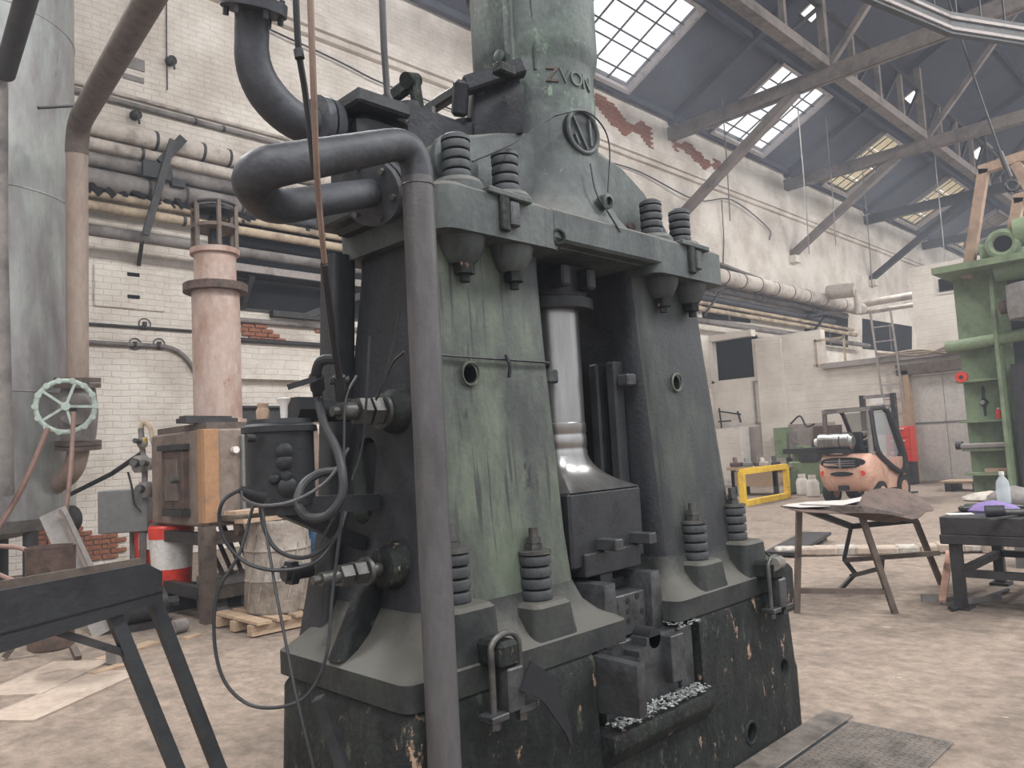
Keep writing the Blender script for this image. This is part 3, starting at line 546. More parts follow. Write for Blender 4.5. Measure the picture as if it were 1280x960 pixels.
for s in (-1, 1):
    secs = []
    for z, x0, x1, y0, y1, r in ((.738, 1.50, 2.66, 2.035, 2.88, .05), (.825, 1.50, 2.655, 2.035, 2.88, .05), (.838, 1.52, 2.64, 2.05, 2.87, .06), (.87, 1.575, 2.585, 2.10, 2.86, .07), (.92, 1.63, 2.54, 2.145, 2.84, .08),
                                 (1.0, 1.68, 2.515, 2.17, 2.83, .09), (1.2, 1.72, 2.50, 2.185, 2.82, .09), (1.6, 1.77, 2.485, 2.205, 2.80, .08), (2.0, 1.81, 2.475, 2.225, 2.78, .08), (2.3, 1.84, 2.47, 2.235, 2.76, .08), (2.42, 1.84, 2.47, 2.235, 2.75, .08)):
        if s > 0: x0 += .02*(1-max(0, z-1)/1.4); x1 -= .10*max(0, 1-max(0, z-.9)/1.5)
        a, b = sym(x0, s), sym(x1, s); secs.append(rrect(min(a, b), max(a, b), y0, y1, z, r))
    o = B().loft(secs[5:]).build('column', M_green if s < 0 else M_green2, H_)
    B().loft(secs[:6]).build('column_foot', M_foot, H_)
    hx = 1.985 if s < 0 else 3.40
    cs = [B().cyl((hx, 2.1, 1.85), (hx, 2.4, 1.85), .041, seg=22).build('cutter', M_hole)]
    if s < 0:
        cs.append(B().prism([(1.55, 2.60+.07*math.cos(k*math.pi/8), 1.46+(.1 if math.sin(k*math.pi/8) > 0 else -.1)+.07*math.sin(k*math.pi/8)) for k in range(16)], (.42, 0, 0)).build('cutter', M_hole))
        cs.append(B().cyl((1.5, 2.40, 1.72), (1.82, 2.40, 1.72), .05, seg=20).build('cutter', M_hole))
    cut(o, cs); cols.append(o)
    o.data.materials.append(M_soot_shade)   # the flanks' shade and oil black are both put into this colour, only the front keeps its green paint
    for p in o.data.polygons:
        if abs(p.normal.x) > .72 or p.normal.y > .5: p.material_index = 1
    B().cyl((hx, 2.36, 1.85), (hx, 2.398, 1.85), .04, seg=22).build('hole_shade_disc', M_hole, o)  # black disc paints the shade at the bottom of the hole
    B().torus((hx, 2.205, 1.85), (0, 1, 0.05), .044, .006, 24, 6).build('hole_rim', M_green, o)
    # ridge ribs on the side face
    if s < 0:
        B().box((1.86, 2.60, 1.46), (.12, .12, .3)).build('slot_shade_block', M_hole, o)  # black block, shade of the slot put into its colour
        B().loft([rrect(1.60, 1.76, 2.70, 2.90, .84, .03), rrect(1.68, 1.80, 2.74, 2.86, 1.3, .03), rrect(1.72, 1.84, 2.72, 2.84, 2.4, .03)]).build('rear_rib', M_black, o)
        B().lathe([(.09, -.04), (.085, .02), (.06, .05), (.055, .055)], (1.765, 2.40, 1.72), (-1, 0, 0), 22, caps=False).build('boss', M_base, o)
        B().lathe([(.10, -.06), (.075, .05), (.06, .06), (.01, .06)], (1.70, 2.36, 1.15), (-1, 0, 0), 22).build('boss', M_base, o)
        B().loft([rrect(1.50, 1.74, 2.42, 2.52, .84, .03), rrect(1.60, 1.76, 2.42, 2.50, 1.05, .03), rrect(1.70, 1.78, 2.40, 2.46, 1.15, .02)]).build('side_rib', M_base, o)
    else:
        B().prism([(3.80, 2.06, .82), (4.07, 2.06, .82), (4.06, 2.06, .86), (3.98, 2.06, .90), (3.88, 2.10, 1.0), (3.80, 2.14, 1.05)], (0, .2, 0), .012).build('web', M_green, o)
# anvil, dies and the steps of the die holder
sow = B().box((2.79, 2.50, .55), (.70, .72, .30), None, .008).build('sow_block', M_die, H_, ang=25)
B().prism([(2.415, 1.83, .52), (2.415, 2.07, .50), (2.415, 2.07, .725), (2.415, 1.83, .715)], (.05, 0, 0), .005).build('cheek_plate', M_die, sow, ang=25)
B().box((3.085, 2.10, .57), (.11, .1, .28), None, .006).build('cheek_plate', M_die, sow, ang=25)
B().prism([(2.50, 2.06, .43), (3.02, 2.06, .43), (3.02, 2.06, .71), (2.80, 2.06, .71), (2.80, 2.06, .675), (2.74, 2.06, .665), (2.74, 2.06, .64), (2.66, 2.06, .625), (2.64, 2.06, .59), (2.50, 2.06, .58)], (0, .09, 0), .004).build('step_block', M_die, sow, ang=25)
B().box((2.96, 2.055, .60), (.10, .09, .20), None, .004).build('step_block', M_die, sow, ang=25)
for x, z in ((2.60, .54), (2.72, .625)): B().cyl((x, 2.053, z), (x, 2.07, z), .013, seg=12).build('hole', M_hole, sow)
B().cyl((2.86, 2.06, .70), (2.86, 2.16, .70), .045, seg=16).build('hole', M_hole, sow)
fl = B()
for k in range(420):
    x = 2.48+R.random()*.66; y = 1.97+R.random()*.085; fl.box((x, y, .432+R.random()*.02), (.004+R.random()*.016, .004+R.random()*.012, .003), Matrix.Rotation(R.random()*3, 4, 'Z') @ Matrix.Rotation(R.random()-.5, 4, 'X'))
for k in range(60): fl.box((3.0+R.random()*.14, 2.0+R.random()*.12, .725+R.random()*.012), (.006+R.random()*.014, .006, .003), Matrix.Rotation(R.random()*3, 4, 'Z'))
B().prism([(2.42, 2.04, .26), (2.42, 1.965, .36), (2.42, 1.965, .418), (2.42, 2.12, .424)], (.75, 0, 0), .008).build('front_ledge', M_base, H_)
fl.build('scale_flakes', M_shav, H_, smooth=False, kind='stuff')
die = B().box((2.80, 2.42, .80), (.27, .54, .18), None, .006).build('lower_die', M_die, H_, ang=25)
B().prism([(2.575, 2.10, .70), (2.665, 2.10, .70), (2.66, 2.10, .965), (2.585, 2.10, .965)], (0, .66, 0), .006).build('side_cheek', M_die, die, ang=25)
B().prism([(2.935, 2.12, .70), (3.03, 2.12, .70), (3.015, 2.12, .965), (2.945, 2.12, .965)], (0, .62, 0), .006).build('side_cheek', M_die, die, ang=25)
B().box((2.79, 2.26, .93), (.09, .02, .09), None, .003).build('stop_plate', M_die, die, ang=25)
B().box((2.90, 2.3, .915), (.1, .06, .05), None, .004).build('stop_plate', M_die, die, ang=25)
for x, z in ((2.72, .845), (2.80, .86), (2.87, .87), (2.80, .815), (2.80, .775), (2.90, .80)): B().cyl((x, 2.146, z), (x, 2.16, z), .0125, seg=12).build('hole', M_hole, die)
# ram, upper die, piston rod
ram = B()
ram.box((2.79, 2.50, 1.185), (.52, .56, .33), None, .012)
rm = ram.build('ram', M_black, H_)
secs = []
for t in range(8):
    f = t/7; z = 1.35+.16*(1-f)**1.0; w = .14+(.25-.14)*f**2.2; hw = .14+(.28-.14)*f**2.2; e = f
    secs.append([(2.79+(math.cos(a)*(1-e)+max(-1, min(1, math.cos(a)*1.42))*e)*w, 2.5+(math.sin(a)*(1-e)+max(-1, min(1, math.sin(a)*1.42))*e)*hw, z) for a in [2*math.pi*k/32 for k in range(32)]])
B().loft(secs[::-1]).build('rod_foot', M_polish, rm)
B().lathe([(.14, 1.49), (.14, 1.53), (.137, 1.535), (.137, 1.55), (.14, 1.555), (.14, 1.60), (.137, 1.605), (.137, 1.615), (.14, 1.62), (.14, 1.66), (.136, 1.665), (.136, 2.55)], (2.79, 2.5, 0), (0, 0, 1), 32).build('piston_rod', M_polish, H_)
for x in (2.72, 2.97): B().box((x, 2.22, 1.115), (.055, .22, .05), None, .004).build('wedge_key', M_die, rm, ang=25)
B().box((2.79, 2.45, 1.035), (.40, .50, .10), None, .006).build('upper_die', M_black, H_, ang=25)
B().box((2.79, 2.70, .99), (.40, .06, .12)).build('rear_stop', M_rusty, H_, smooth=False)
for s in (-1, 1):
    xi = XC+s*.285
    for k, y in enumerate((2.36, 2.47)): B().box((xi+s*.01, y, 1.45), (.075, .06, 1.02), None, .01).build('guide_rail', M_black, cols[0 if s < 0 else 1])
    B().box((xi+s*.0, 2.28, 1.86), (.07, .07, .06), None, .008).build('guide_clamp', M_die, cols[0 if s < 0 else 1])
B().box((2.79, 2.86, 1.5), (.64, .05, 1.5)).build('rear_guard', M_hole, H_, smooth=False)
# yoke with lobes, spring bolts
yk = B().box((2.79, 2.46, 2.475), (1.80, .60, .13), None, .012)
for s in (-1, 1): yk.loft([rrect(XC+s*.665-.33, XC+s*.665+.33, 2.10, 2.82, z, .07) for z in (2.375, 2.41, 2.54)]+[rrect(XC+s*.665-.30, XC+s*.665+.30, 2.14, 2.79, 2.57, .07)])
yo = yk.build('yoke', M_yoke, H_)
B().box((2.79, 2.14, 2.485), (.80, .08, .14), None, .012).build('yoke_beam', M_yoke, yo)
B().lathe([(.21, 2.20), (.21, 2.25), (.18, 2.26), (.18, 2.40)], (2.79, 2.5, 0), (0, 0, 1), 28).build('gland_collar', M_black, H_)
for x in (2.64, 2.82): B().box((x, 2.3, 2.33), (.06, .10, .10), None, .01).build('gland_lug', M_black, H_)
def spring_bolt(x, y, z, r, hring, top):
    n = 4
    bt = B().cyl((x, y, z-.02), (x, y, z+n*hring+(.10 if top == 'stud' else .03)), .019, seg=14).build('spring_bolt', M_steel, H_)
    for k in range(n): B().lathe([(r*.8, 0), (r*.97, .003), (r, .008), (r, hring-.012), (r*.97, hring-.007), (r*.8, hring-.004)], (x, y, z+k*hring), (0, 0, 1), 24).build('spring_ring', M_spring, bt)
    zt = z+n*hring
    if top == 'stud':
        B().lathe([(r*1.05, 0), (r*1.05, .012), (r*.9, .015)], (x, y, zt), (0, 0, 1), 24).build('washer', M_steel, bt)
        for k in range(2): B().cyl((x, y, zt+.015+.026*k), (x, y, zt+.038+.026*k), .034-.004*k, seg=6).build('nut', M_steel, bt)
    else:
        B().lathe([(r*1.02, 0), (r*1.0, .014), (r*.75, .026), (r*.4, .034)], (x, y, zt), (0, 0, 1), 24).build('cap', M_spring, bt)
    return bt
for i, (x, z) in enumerate(((1.82, 1.02), (2.225, .965), (3.37, .965), (3.80, 1.01))):
    w = .105
    sb = B().loft([rrect(x-w-.03, x+w+.03, 2.04, 2.40, .80, .03), rrect(x-w-.012, x+w+.012, 2.045, 2.40, .87, .035), rrect(x-w, x+w, 2.05, 2.40, z-.015, .035), rrect(x-w+.015, x+w-.015, 2.065, 2.38, z, .035)]).build('spring_seat', M_foot, H_)
    spring_bolt(x, 2.15 if i in (1, 2) else 2.17, z, .064, .044, 'stud')
for i, (x, y) in enumerate(((1.975, 2.22), (2.245, 2.22), (3.32, 2.24), (3.585, 2.24))):
    B().lathe([(.105, 2.50), (.105, 2.585), (.09, 2.605), (.06, 2.61)], (x, y, 0), (0, 0, 1), 24).build('spring_seat', M_yoke, yo)
    spring_bolt(x, y, 2.61, .057, .04, 'cap')
    B().lathe([(.10, 2.39), (.09, 2.34), (.065, 2.29), (.05, 2.275)], (x, 2.215, 0), (0, 0, 1), 20).build('under_lobe', M_yoke, yo)
    B().cyl((x, 2.20, 2.275), (x, 2.20, 2.235), .04, seg=6).build('nut', M_base, yo); B().cyl((x, 2.20, 2.24), (x, 2.20, 2.205), .02, seg=10).build('stud', M_base, yo)
for x in (2.12, 3.46):
    B().box((x-.02, 2.12, 2.48), (.05, .08, .16), None, .006).build('wedge_key', M_base, yo, ang=25); B().box((x+.03, 2.10, 2.475), (.05, .05, .10), None, .006).build('wedge_key', M_die, yo, ang=25)
    B().bar((x-.1, 2.11, 2.555), (x+.12, 2.09, 2.54), .05, .025, bev=.004).build('clamp_strip', M_yoke, yo, ang=25)
B().torus((2.42, 2.10, 2.43), (.3, 1, 0), .03, .008, 18, 6).build('eye', M_base, yo)
# housing, bell neck, cylinder
hs = B().prism([(1.90, 2.33, 2.54), (3.70, 2.33, 2.54), (3.66, 2.33, 2.66), (3.56, 2.33, 2.77), (3.40, 2.33, 2.88), (3.22, 2.33, 2.97), (3.06, 2.33, 3.03), (2.60, 2.33, 3.0), (2.33, 2.33, 2.935), (2.10, 2.33, 2.875), (1.98, 2.33, 2.81), (1.91, 2.33, 2.70)], (0, .40, 0), .03).build('housing', M_yoke, H_)
ch = B().cyl((3.46, 2.2, 2.72), (3.46, 2.6, 2.72), .06, seg=22).build('cutter', M_hole); cut(hs, [ch])
B().cyl((3.46, 2.54, 2.72), (3.46, 2.599, 2.72), .058, seg=22).build('hole_shade_disc', M_hole, hs)  # dark disc in place of the shade deep in the housing hole
B().lathe([(.12, 0), (.12, .03), (.10, .045), (.02, .05)], (2.06, 2.34, 2.735), (0, -1, 0), 24).build('round_boss', M_yoke, hs)
CY = 2.51
def ell(rx, yf, z, n=36): return [(XC+rx*math.cos(2*math.pi*k/n), CY+(CY-yf)*math.sin(2*math.pi*k/n), z) for k in range(n)]
B().loft([ell(.56, 2.11, 2.545), ell(.46, 2.12, 2.58), ell(.37, 2.145, 2.63), ell(.315, 2.175, 2.71), ell(.290, 2.205, 2.84), ell(.287, 2.22, 3.0), ell(.286, 2.224, 3.10)]).build('bell_neck', M_yoke, H_)
cy = B().lathe([(.286, 3.09), (.286, 3.36), (.290, 3.38), (.305, 3.42), (.312, 3.46), (.312, 3.80), (.33, 3.82), (.33, 3.95)], (XC, CY, 0), (0, 0, 1), 48).build('cylinder', M_cyl, H_)
for a in (-158, -20):
    t = math.radians(a); q = (XC+.292*math.cos(t), CY+.292*math.sin(t))
    B().loft([rrect(q[0]-.03, q[0]+.03, q[1]-.03, q[1]+.03, z, .012) for z in (3.30, 3.34, 3.42, 3.9)]).build('cylinder_rib', M_cyl, cy)
t = math.radians(-138); B().bar((XC+.287*math.cos(t), CY+.287*math.sin(t), 3.30), (XC+.312*math.cos(t), CY+.312*math.sin(t), 3.62), .012, .012).build('cast_seam', M_yoke, cy)
B().lathe([(.03, -.06), (.03, .06), (.02, .065)], (XC+.27*math.cos(math.radians(-168)), CY+.27*math.sin(math.radians(-168)), 3.38), (-1, -.2, 0), 14).build('plug_boss', M_cyl, cy)
def onc(a, z, r=.287):
    t = math.radians(a); return Vector((XC+r*math.cos(t), CY+r*math.sin(t), z)), Matrix.Rotation(t+math.pi/2, 4, 'Z')
for ch_, a, z in (('Z', -122.5, 3.27), ('V', -109.5, 3.27), ('O', -96.5, 3.27), ('N', -82, 3.27)):
    f = bpy.data.curves.new('raised_letter', 'FONT'); f.body = ch_; f.size = .10; f.extrude = .007; f.align_x = 'CENTER'; f.align_y = 'CENTER'
    fo = bpy.data.objects.new('raised_letter', f); C.objects.link(fo); p, rz = onc(a, z, .286)
    fo.matrix_world = Matrix.Translation(p) @ rz @ Matrix.Rotation(math.pi/2, 4, 'X')
    bpy.context.view_layer.update()
    me = bpy.data.meshes.new_from_object(fo.evaluated_get(bpy.context.evaluated_depsgraph_get())); me.transform(fo.matrix_world); bpy.data.objects.remove(fo)
    bb = B(); bb.bm.from_mesh(me); bb.build('raised_letter', M_rusty if ch_ == 'Z' else M_cyl, cy, smooth=False)
p, rz = onc(-93.5, 3.015, .284)
def em(x, y, d=0): return p+(rz @ Vector((x, -d, y)))
nrm = rz @ Vector((0, -1, 0))
bd = B().cyl(p-nrm*.02, p+nrm*.012, .108, seg=36).build('emblem', M_black, H_)
B().torus(p+nrm*.014, nrm, .100, .010, 40, 8).build('emblem_ring', M_yoke, bd)
for a, b in (((-.065, .062), (.02, -.08)), ((.042, .068), (.05, -.06)), ((-.06, -.02), (-.035, -.065))):
    B().bar(em(*a, .016), em(*b, .016), .012, .010, nrm).build('emblem_stroke', M_yoke, bd)
p, rz = onc(-150, 2.86, .40)
q, _ = onc(-90, 2.66, .36)
B().lathe([(.035, 0), (.035, .05), (.02, .055), (.02, .03)], q, (-.1, -1, -.1), 16).build('drain_stub', M_cyl, H_)
B().lathe([(.028, 0), (.028, .03), (.01, .035)], (3.24, 2.335, 2.66), (0, -1, 0), 14).build('plug', M_rusty, H_)
# lever gear at the left of the cylinder
br = B().prism([(2.299, 2.460, 2.949), (2.459, 2.300, 2.959), (2.481, 2.300, 3.182), (2.446, 2.340, 3.277), (2.316, 2.460, 3.207)], (.10, .16, 0), .012).build('lever_bracket', M_soot_shade, H_)
B().bar((2.483, 2.300, 3.273), (2.256, 2.460, 3.174), .07, .075, bev=.01).build('lever_arm', M_soot_shade, br)
B().bar((2.281, 2.460, 3.189), (2.366, 2.850, 3.234), .05, .055, bev=.01).build('lever_arm', M_soot_shade, br)
B().box(Vector((2.332, 2.280, 3.201)), (.10, .06, .05), None, .008).build('lever_cap', M_base, br)
B().bar((2.234, 2.450, 3.193), (2.255, 2.500, 3.047), .07, .055, bev=.015).build('clevis', M_soot_shade, br)
B().bar((2.344, 2.450, 3.182), (2.373, 2.480, 3.058), .05, .05, bev=.01).build('clevis', M_soot_shade, br)
cvx, cvy = 2.25, 2.62
ve = B().box((2.20, 2.72, 2.90), (.62, .5, .28), None, .05).build('valve_chest', M_soot_shade, H_)
B().lathe([(.19, 2.94), (.19, 3.0), (.16, 3.035), (.07, 3.05), (.065, 3.11), (.02, 3.115)], (2.10, 2.66, 0), (0, 0, 1), 26).build('valve_cover', M_soot_shade, ve)
B().lathe([(.14, 2.98), (.14, 3.03), (.07, 3.04), (.065, 3.085), (.02, 3.09)], (2.38, 2.60, 0), (0, 0, 1), 26).build('valve_cover', M_soot_shade, ve)
for k in range(8):
    t = k*math.pi/4; B().cyl((2.10+.165*math.cos(t), 2.66+.165*math.sin(t), 3.0), (2.10+.165*math.cos(t), 2.66+.165*math.sin(t), 3.045), .013, seg=6).build('cover_nut', M_steel, ve)
B().bar((2.100, 2.620, 3.225), (2.123, 2.620, 3.068), .05, .05, bev=.012).build('stem_link', M_base, ve)
B().bar((2.146, 2.660, 3.247), (2.018, 2.850, 3.121), .05, .06, bev=.01).build('rocker', M_base, ve)
B().cyl((2.055, 2.620, 3.203), (2.129, 2.640, 3.230), .035, seg=14).build('rocker_pin', M_base, ve)
B().prism([(1.813, 2.750, 2.993), (1.895, 2.750, 3.109), (1.984, 2.750, 3.113), (2.041, 2.750, 3.024), (1.818, 2.750, 2.916)], (0, .06, 0), .008).build('gland_bracket', M_soot_shade, ve)
B().box((1.83, 2.62, 2.70), (.22, .26, .46), None, .03).build('inlet_body', M_black, H_)
for z, w in ((2.98, .06), (2.54, .06)): B().box((1.80, 2.6, z-.02), (.26, .34, w), None, .01).build('inlet_flange', M_black, H_)
# tie bolts on the left side
for (y, z, x0, r) in ((2.40, 1.72, 1.82, .032), (2.36, 1.15, 1.70, .024)):
    tb = B().cyl((x0, y, z), (x0-.30, y, z), r, seg=16).build('tie_bolt', M_steel, H_)
    B().cyl((x0-.11, y, z), (x0-.125, y, z), r*2.1, seg=24).build('washer', M_steel, tb)
    for k in range(2): B().cyl((x0-.13-.055*k, y, z), (x0-.175-.055*k, y, z), r*1.75-.003*k, seg=6).build('nut', M_steel, tb)
    B().cyl((x0-.30, y, z), (x0-.33, y, z), r*.6, seg=10).build('tip', M_steel, tb)
tb = B().cyl((1.72, 2.62, 1.74), (1.5, 2.62, 1.74), .045, seg=16).build('tie_bolt', M_black, H_); B().cyl((1.53, 2.62, 1.74), (1.46, 2.62, 1.74), .055, seg=6).build('nut', M_black, tb)
tb = B().cyl((1.62, 2.80, 1.12), (1.50, 2.80, 1.12), .03, seg=12).build('tie_bolt', M_black, H_); B().cyl((1.55, 2.80, 1.12), (1.52, 2.80, 1.12), .05, seg=6).build('nut', M_black, tb)
# wedge clamps where column and base meet
def clamp(x, y, s):
    lug = B().box((x, y+.02, .865), (.09, .16, .09), None, .015).build('clamp_lug', M_base, H_)
    hoop = [(x-.065, y-.03, .64), (x-.065, y-.03, .86), (x-.06, y-.03, .905), (x-.02, y-.03, .93), (x+.03, y-.03, .93), (x+.06, y-.03, .905), (x+.065, y-.03, .86), (x+.065, y-.03, .64)]
    B().tube(cr(hoop, 3), .0115, 10).build('clamp_hoop', M_steel, lug)
    for dx in (-.065, .065):
        B().box((x+dx, y-.03, .675), (.08, .07, .022), None, .003).build('clamp_plate', M_die, lug, ang=25); B().cyl((x+dx, y-.03, .664), (x+dx, y-.03, .635), .022, seg=6).build('nut', M_steel, lug)
    B().box((x+.015, y-.03, .75), (.075, .07, .145), None, .006).build('wedge_key', M_die, lug, ang=25)
    return lug
lg = clamp(1.855, 1.985, -1)
blade = cr([(1.915, 1.95, .83), (1.98, 1.93, .77), (2.03, 1.93, .68), (2.07, 1.93, .59), (2.09, 1.94, .50)], 4); ws = [.09, .085, .07, .045, .006]
g = [[Vector(p)+Vector((.02, -.03, .0)), Vector(p)+Vector((.02, -.03, 0))-Vector((.55, 0, .8)).normalized()*(.10*(1-i/(len(blade)-1))**.7+.003)] for i, p in enumerate(blade)]
B().sheet(g, .008).build('bent_blade', M_hole, lg)
lg = clamp(3.79, 1.985, 1)
B().prism([(3.86, 1.97, .62), (4.02, 1.97, .62), (4.03, 1.97, .84), (3.98, 1.97, .875), (3.90, 1.97, .87)], (0, .08, 0), .01).build('guard_plate', M_base, lg)
B().cyl((3.75, 1.94, .90), (3.86, 1.96, .895), .035, seg=14).build('clamp_roller', M_dusty, lg)
# dust-grey fillet and wires tied round the left column
wr_ = [Vector(p)+Vector((0, 0, z)) for p, z in zip(rrect(1.795, 2.487, 2.212, 2.80, 1.90, .085, 5), [0]*24)]
wr_ = wr_[18:]+wr_[:8]
B().tube([v+Vector((0, -.006, .03-.045*k/len(wr_))) for k, v in enumerate(wr_)], .005, 6).build('tie_wire', M_black, H_)
B().tube([v+Vector((0, -.010, .02-.02*k/len(wr_))) for k, v in enumerate(wr_)], .004, 6).build('tie_wire', M_black, H_)
B().tube([(2.17, 2.195, 1.93), (2.175, 2.18, 1.885), (2.18, 2.195, 1.84)], .008, 6).build('wire_knot', M_black, H_)

# ------------------------------------------------------------------ pipes, hoses and cables at the hammer
def tk(name, loc, label, cat, m, bld, group=None, part='tube'):
    t = thing(name, loc, label, cat, group); bld.build(part, m, t); return t
pp = bend([(1.575, 1.955, 0), (1.565, 1.955, 2.585), (0.931, 1.886, 2.320), (1.120, 2.124, 2.313), (1.695, 2.371, 2.553)], .13, 8)
rs = []
for p in pp:
    d = (p-Vector((0.955, 1.861, 2.337))).length; rs.append(.0525+.007*max(0, 1-d/.5))
t = thing('exhaust_pipe', (1.575, 1.955, 0), 'tall grey bent pipe standing right in front of the hammer', 'pipe')
B().tube(pp[:2], rs[:2], 20).build('pipe_run', M_pipe, t); B().tube(pp[1:], rs[1:], 20).build('elbow_run', M_dpipe, t)
B().torus((1.566, 1.955, 2.43), (0, 0, 1), .0525, .003, 24, 6).build('weld_seam', M_pipe, t)
a, b = Vector((1.695, 2.371, 2.553)), Vector((1.120, 2.124, 2.313)); ax = (a-b).normalized()
for k, d in enumerate((-.05, .0)):
    f = B().cyl(a+ax*d, a+ax*(d+.035), .125, seg=24).build('flange', M_dpipe, t)
    for j in range(6):
        u = ax.cross(Vector((0, 0, 1))).normalized(); v = ax.cross(u); q = a+ax*d+(u*math.cos(j*math.pi/3+.3)+v*math.sin(j*math.pi/3+.3))*.1
        B().cyl(q-ax*.02, q+ax*.05, .012, seg=6).build('flange_bolt', M_steel, f)
B().cyl(a+ax*.03, Vector((1.8, 2.6, 2.70)), .07, seg=18).build('stub', M_dpipe, t)
t = thing('steam_pipe', (1.406, 2.796, 3.203), 'black flanged elbow pipe coming down to the hammer at upper left', 'pipe')
pts = bend([(1.322, 2.577, 3.363), (1.349, 2.662, 3.016), (1.512, 2.658, 2.870), (1.815, 2.636, 2.898), (2.155, 2.581, 2.887)], .16, 8)
B().tube(pts, [.062+.012*min(1, k/8) for k in range(len(pts))], 20).build('pipe_run', M_dpipe, t)
a = Vector((1.328, 2.584, 3.250)); b = Vector((1.337, 2.634, 3.111)); ax = (b-a).normalized()
f = B().cyl(a-ax*.02, a+ax*.02, .12, seg=24).build('flange', M_dpipe, t)
for j in range(6):
    u = ax.cross(Vector((1, 0, 0))).normalized(); v = ax.cross(u); q = a+(u*math.cos(j*math.pi/3)+v*math.sin(j*math.pi/3))*.098
    B().cyl(q-ax*.04, q+ax*.05, .011, seg=6).build('flange_bolt', M_dpipe, f)
a = Vector((1.599, 2.642, 2.877)); b = Vector((1.700, 2.640, 2.877)); ax = (b-a).normalized()
f = B().cyl(a, a+ax*.035, .125, seg=24).build('flange', M_dpipe, t); B().cyl(a+ax*.045, a+ax*.08, .125, seg=24).build('flange', M_dpipe, t)
tk('oil_line', (0.945, 1.617, 2.674), 'black oil line with couplings running down beside the brown hose', 'pipe', M_rubber,
   B().tube(cr([(0.940, 1.617, 2.713), (0.964, 1.652, 2.572), (1.005, 1.694, 2.476), (1.061, 1.757, 2.308)], 5), .0085, 8).cyl((0.964, 1.653, 2.568), (0.967, 1.652, 2.546), .0125, seg=10))
t = thing('feed_pipe', (0.970, 1.592, 2.672), 'thin brown feed pipe with a tap, running top to bottom at left', 'pipe')
B().tube(cr([(0.965, 1.592, 2.711), (1.003, 1.652, 2.481), (1.068, 1.754, 2.276), (1.164, 1.890, 2.125), (1.305, 2.083, 1.933), (1.396, 2.194, 1.800)], 6), [.0085]*31, 8).build('tube', M_brpipe, t)
B().tube(cr([(1.170, 1.900, 2.105), (1.305, 2.083, 1.933), (1.396, 2.194, 1.800)], 4), .0115, 8).build('sleeve', M_rubber, t)
B().tube(bend([(1.354, 2.142, 1.869), (1.321, 2.189, 1.873), (1.322, 2.222, 1.827), (1.362, 2.275, 1.749)], .05, 5), .017, 10).build('elbow', M_black, t)
B().cyl((1.323, 2.220, 1.822), (1.344, 2.247, 1.783), .024, seg=12).build('tap_body', M_black, t); B().bar((1.313, 2.204, 1.812), (1.225, 2.224, 1.784), .012, .018).build('tap_lever', M_black, t)
B().cyl((1.366, 2.208, 1.806), (1.422, 2.181, 1.808), .014, seg=10).build('valve_wheel', M_black, t); B().cyl((1.388, 2.185, 1.820), (1.417, 2.221, 1.745), .02, seg=12).build('valve_body', M_black, t)
tk('rubber_hose', (1.380, 2.305, 1.590), 'thick black hose looping from the tap below the reservoir', 'hose', M_rubber,
   B().tube(cr([(1.352, 2.257, 1.752), (1.335, 2.200, 1.665), (1.337, 2.136, 1.585), (1.325, 2.086, 1.509), (1.314, 2.078, 1.432), (1.282, 2.116, 1.378), (1.253, 2.174, 1.377), (1.255, 2.238, 1.420), (1.293, 2.264, 1.476), (1.356, 2.269, 1.506), (1.428, 2.267, 1.512)], 6), .0145, 10))
tk('drop_rod', (1.849, 2.492, 3.227), 'thin grey rod dropping from the top edge to the valve chest', 'rod', M_pipe,
   B().tube([(1.807, 2.435, 3.460), (1.831, 2.468, 3.211), (1.863, 2.501, 3.036), (1.902, 2.473, 2.934), (1.926, 2.452, 2.916)], .014, 8))
# lubricator
t = thing('oil_reservoir', (1.36, 2.54, 1.35), 'black cylindrical oil reservoir bracketed to the left of the hammer', 'oil reservoir')
B().lathe([(.118, 1.40), (.118, 1.655), (.122, 1.66)], (1.36, 2.54, 0), (0, 0, 1), 36).build('tank', M_black, t)
B().lathe([(.130, 1.655), (.130, 1.675), (.112, 1.685), (.108, 1.70), (.02, 1.705)], (1.36, 2.54, 0), (0, 0, 1), 36).build('lid', M_black, t)
for a, z, r in ((-112, 1.585, .03), (-112, 1.55, .028), (-110, 1.50, .02), (-128, 1.495, .02), (-108, 1.465, .033)):
    q = Vector((1.36+.115*math.cos(math.radians(a)), 2.54+.115*math.sin(math.radians(a)), z)); n_ = Vector((math.cos(math.radians(a)), math.sin(math.radians(a)), 0))
    B().lathe([(r, 0), (r, .012), (r*.6, .022), (.004, .024)], q, n_, 14).build('boss', M_black, t)
q = Vector((1.36+.12*math.cos(math.radians(190)), 2.54+.12*math.sin(math.radians(190)), 1.60))
B().cyl((1.233, 2.475, 1.634), (1.205, 2.475, 1.635), .014, seg=12).build('plug', M_black, t)
B().bar((1.30, 2.50, 1.40), (1.72, 2.52, 1.38), .12, .06).build('bracket', M_black, t); B().bar((1.38, 2.56, 1.38), (1.72, 2.58, 1.22), .05, .05).build('bracket_stay', M_black, t)
B().cyl((1.199, 2.362, 1.439), (1.125, 2.362, 1.470), .03, .012, seg=12).build('cable_gland', M_black, t)
tk('power_cable', (1.159, 2.457, 0.986), 'grey cable looping from the reservoir gland and back to the hammer', 'cable', M_rubber,
   B().tube(cr([(1.128, 2.358, 1.472), (1.067, 2.352, 1.442), (1.058, 2.368, 1.382), (1.077, 2.358, 1.306), (1.125, 2.319, 1.242), (1.195, 2.251, 1.217), (1.300, 2.215, 1.231), (1.379, 2.197, 1.316)], 6), .006, 7))
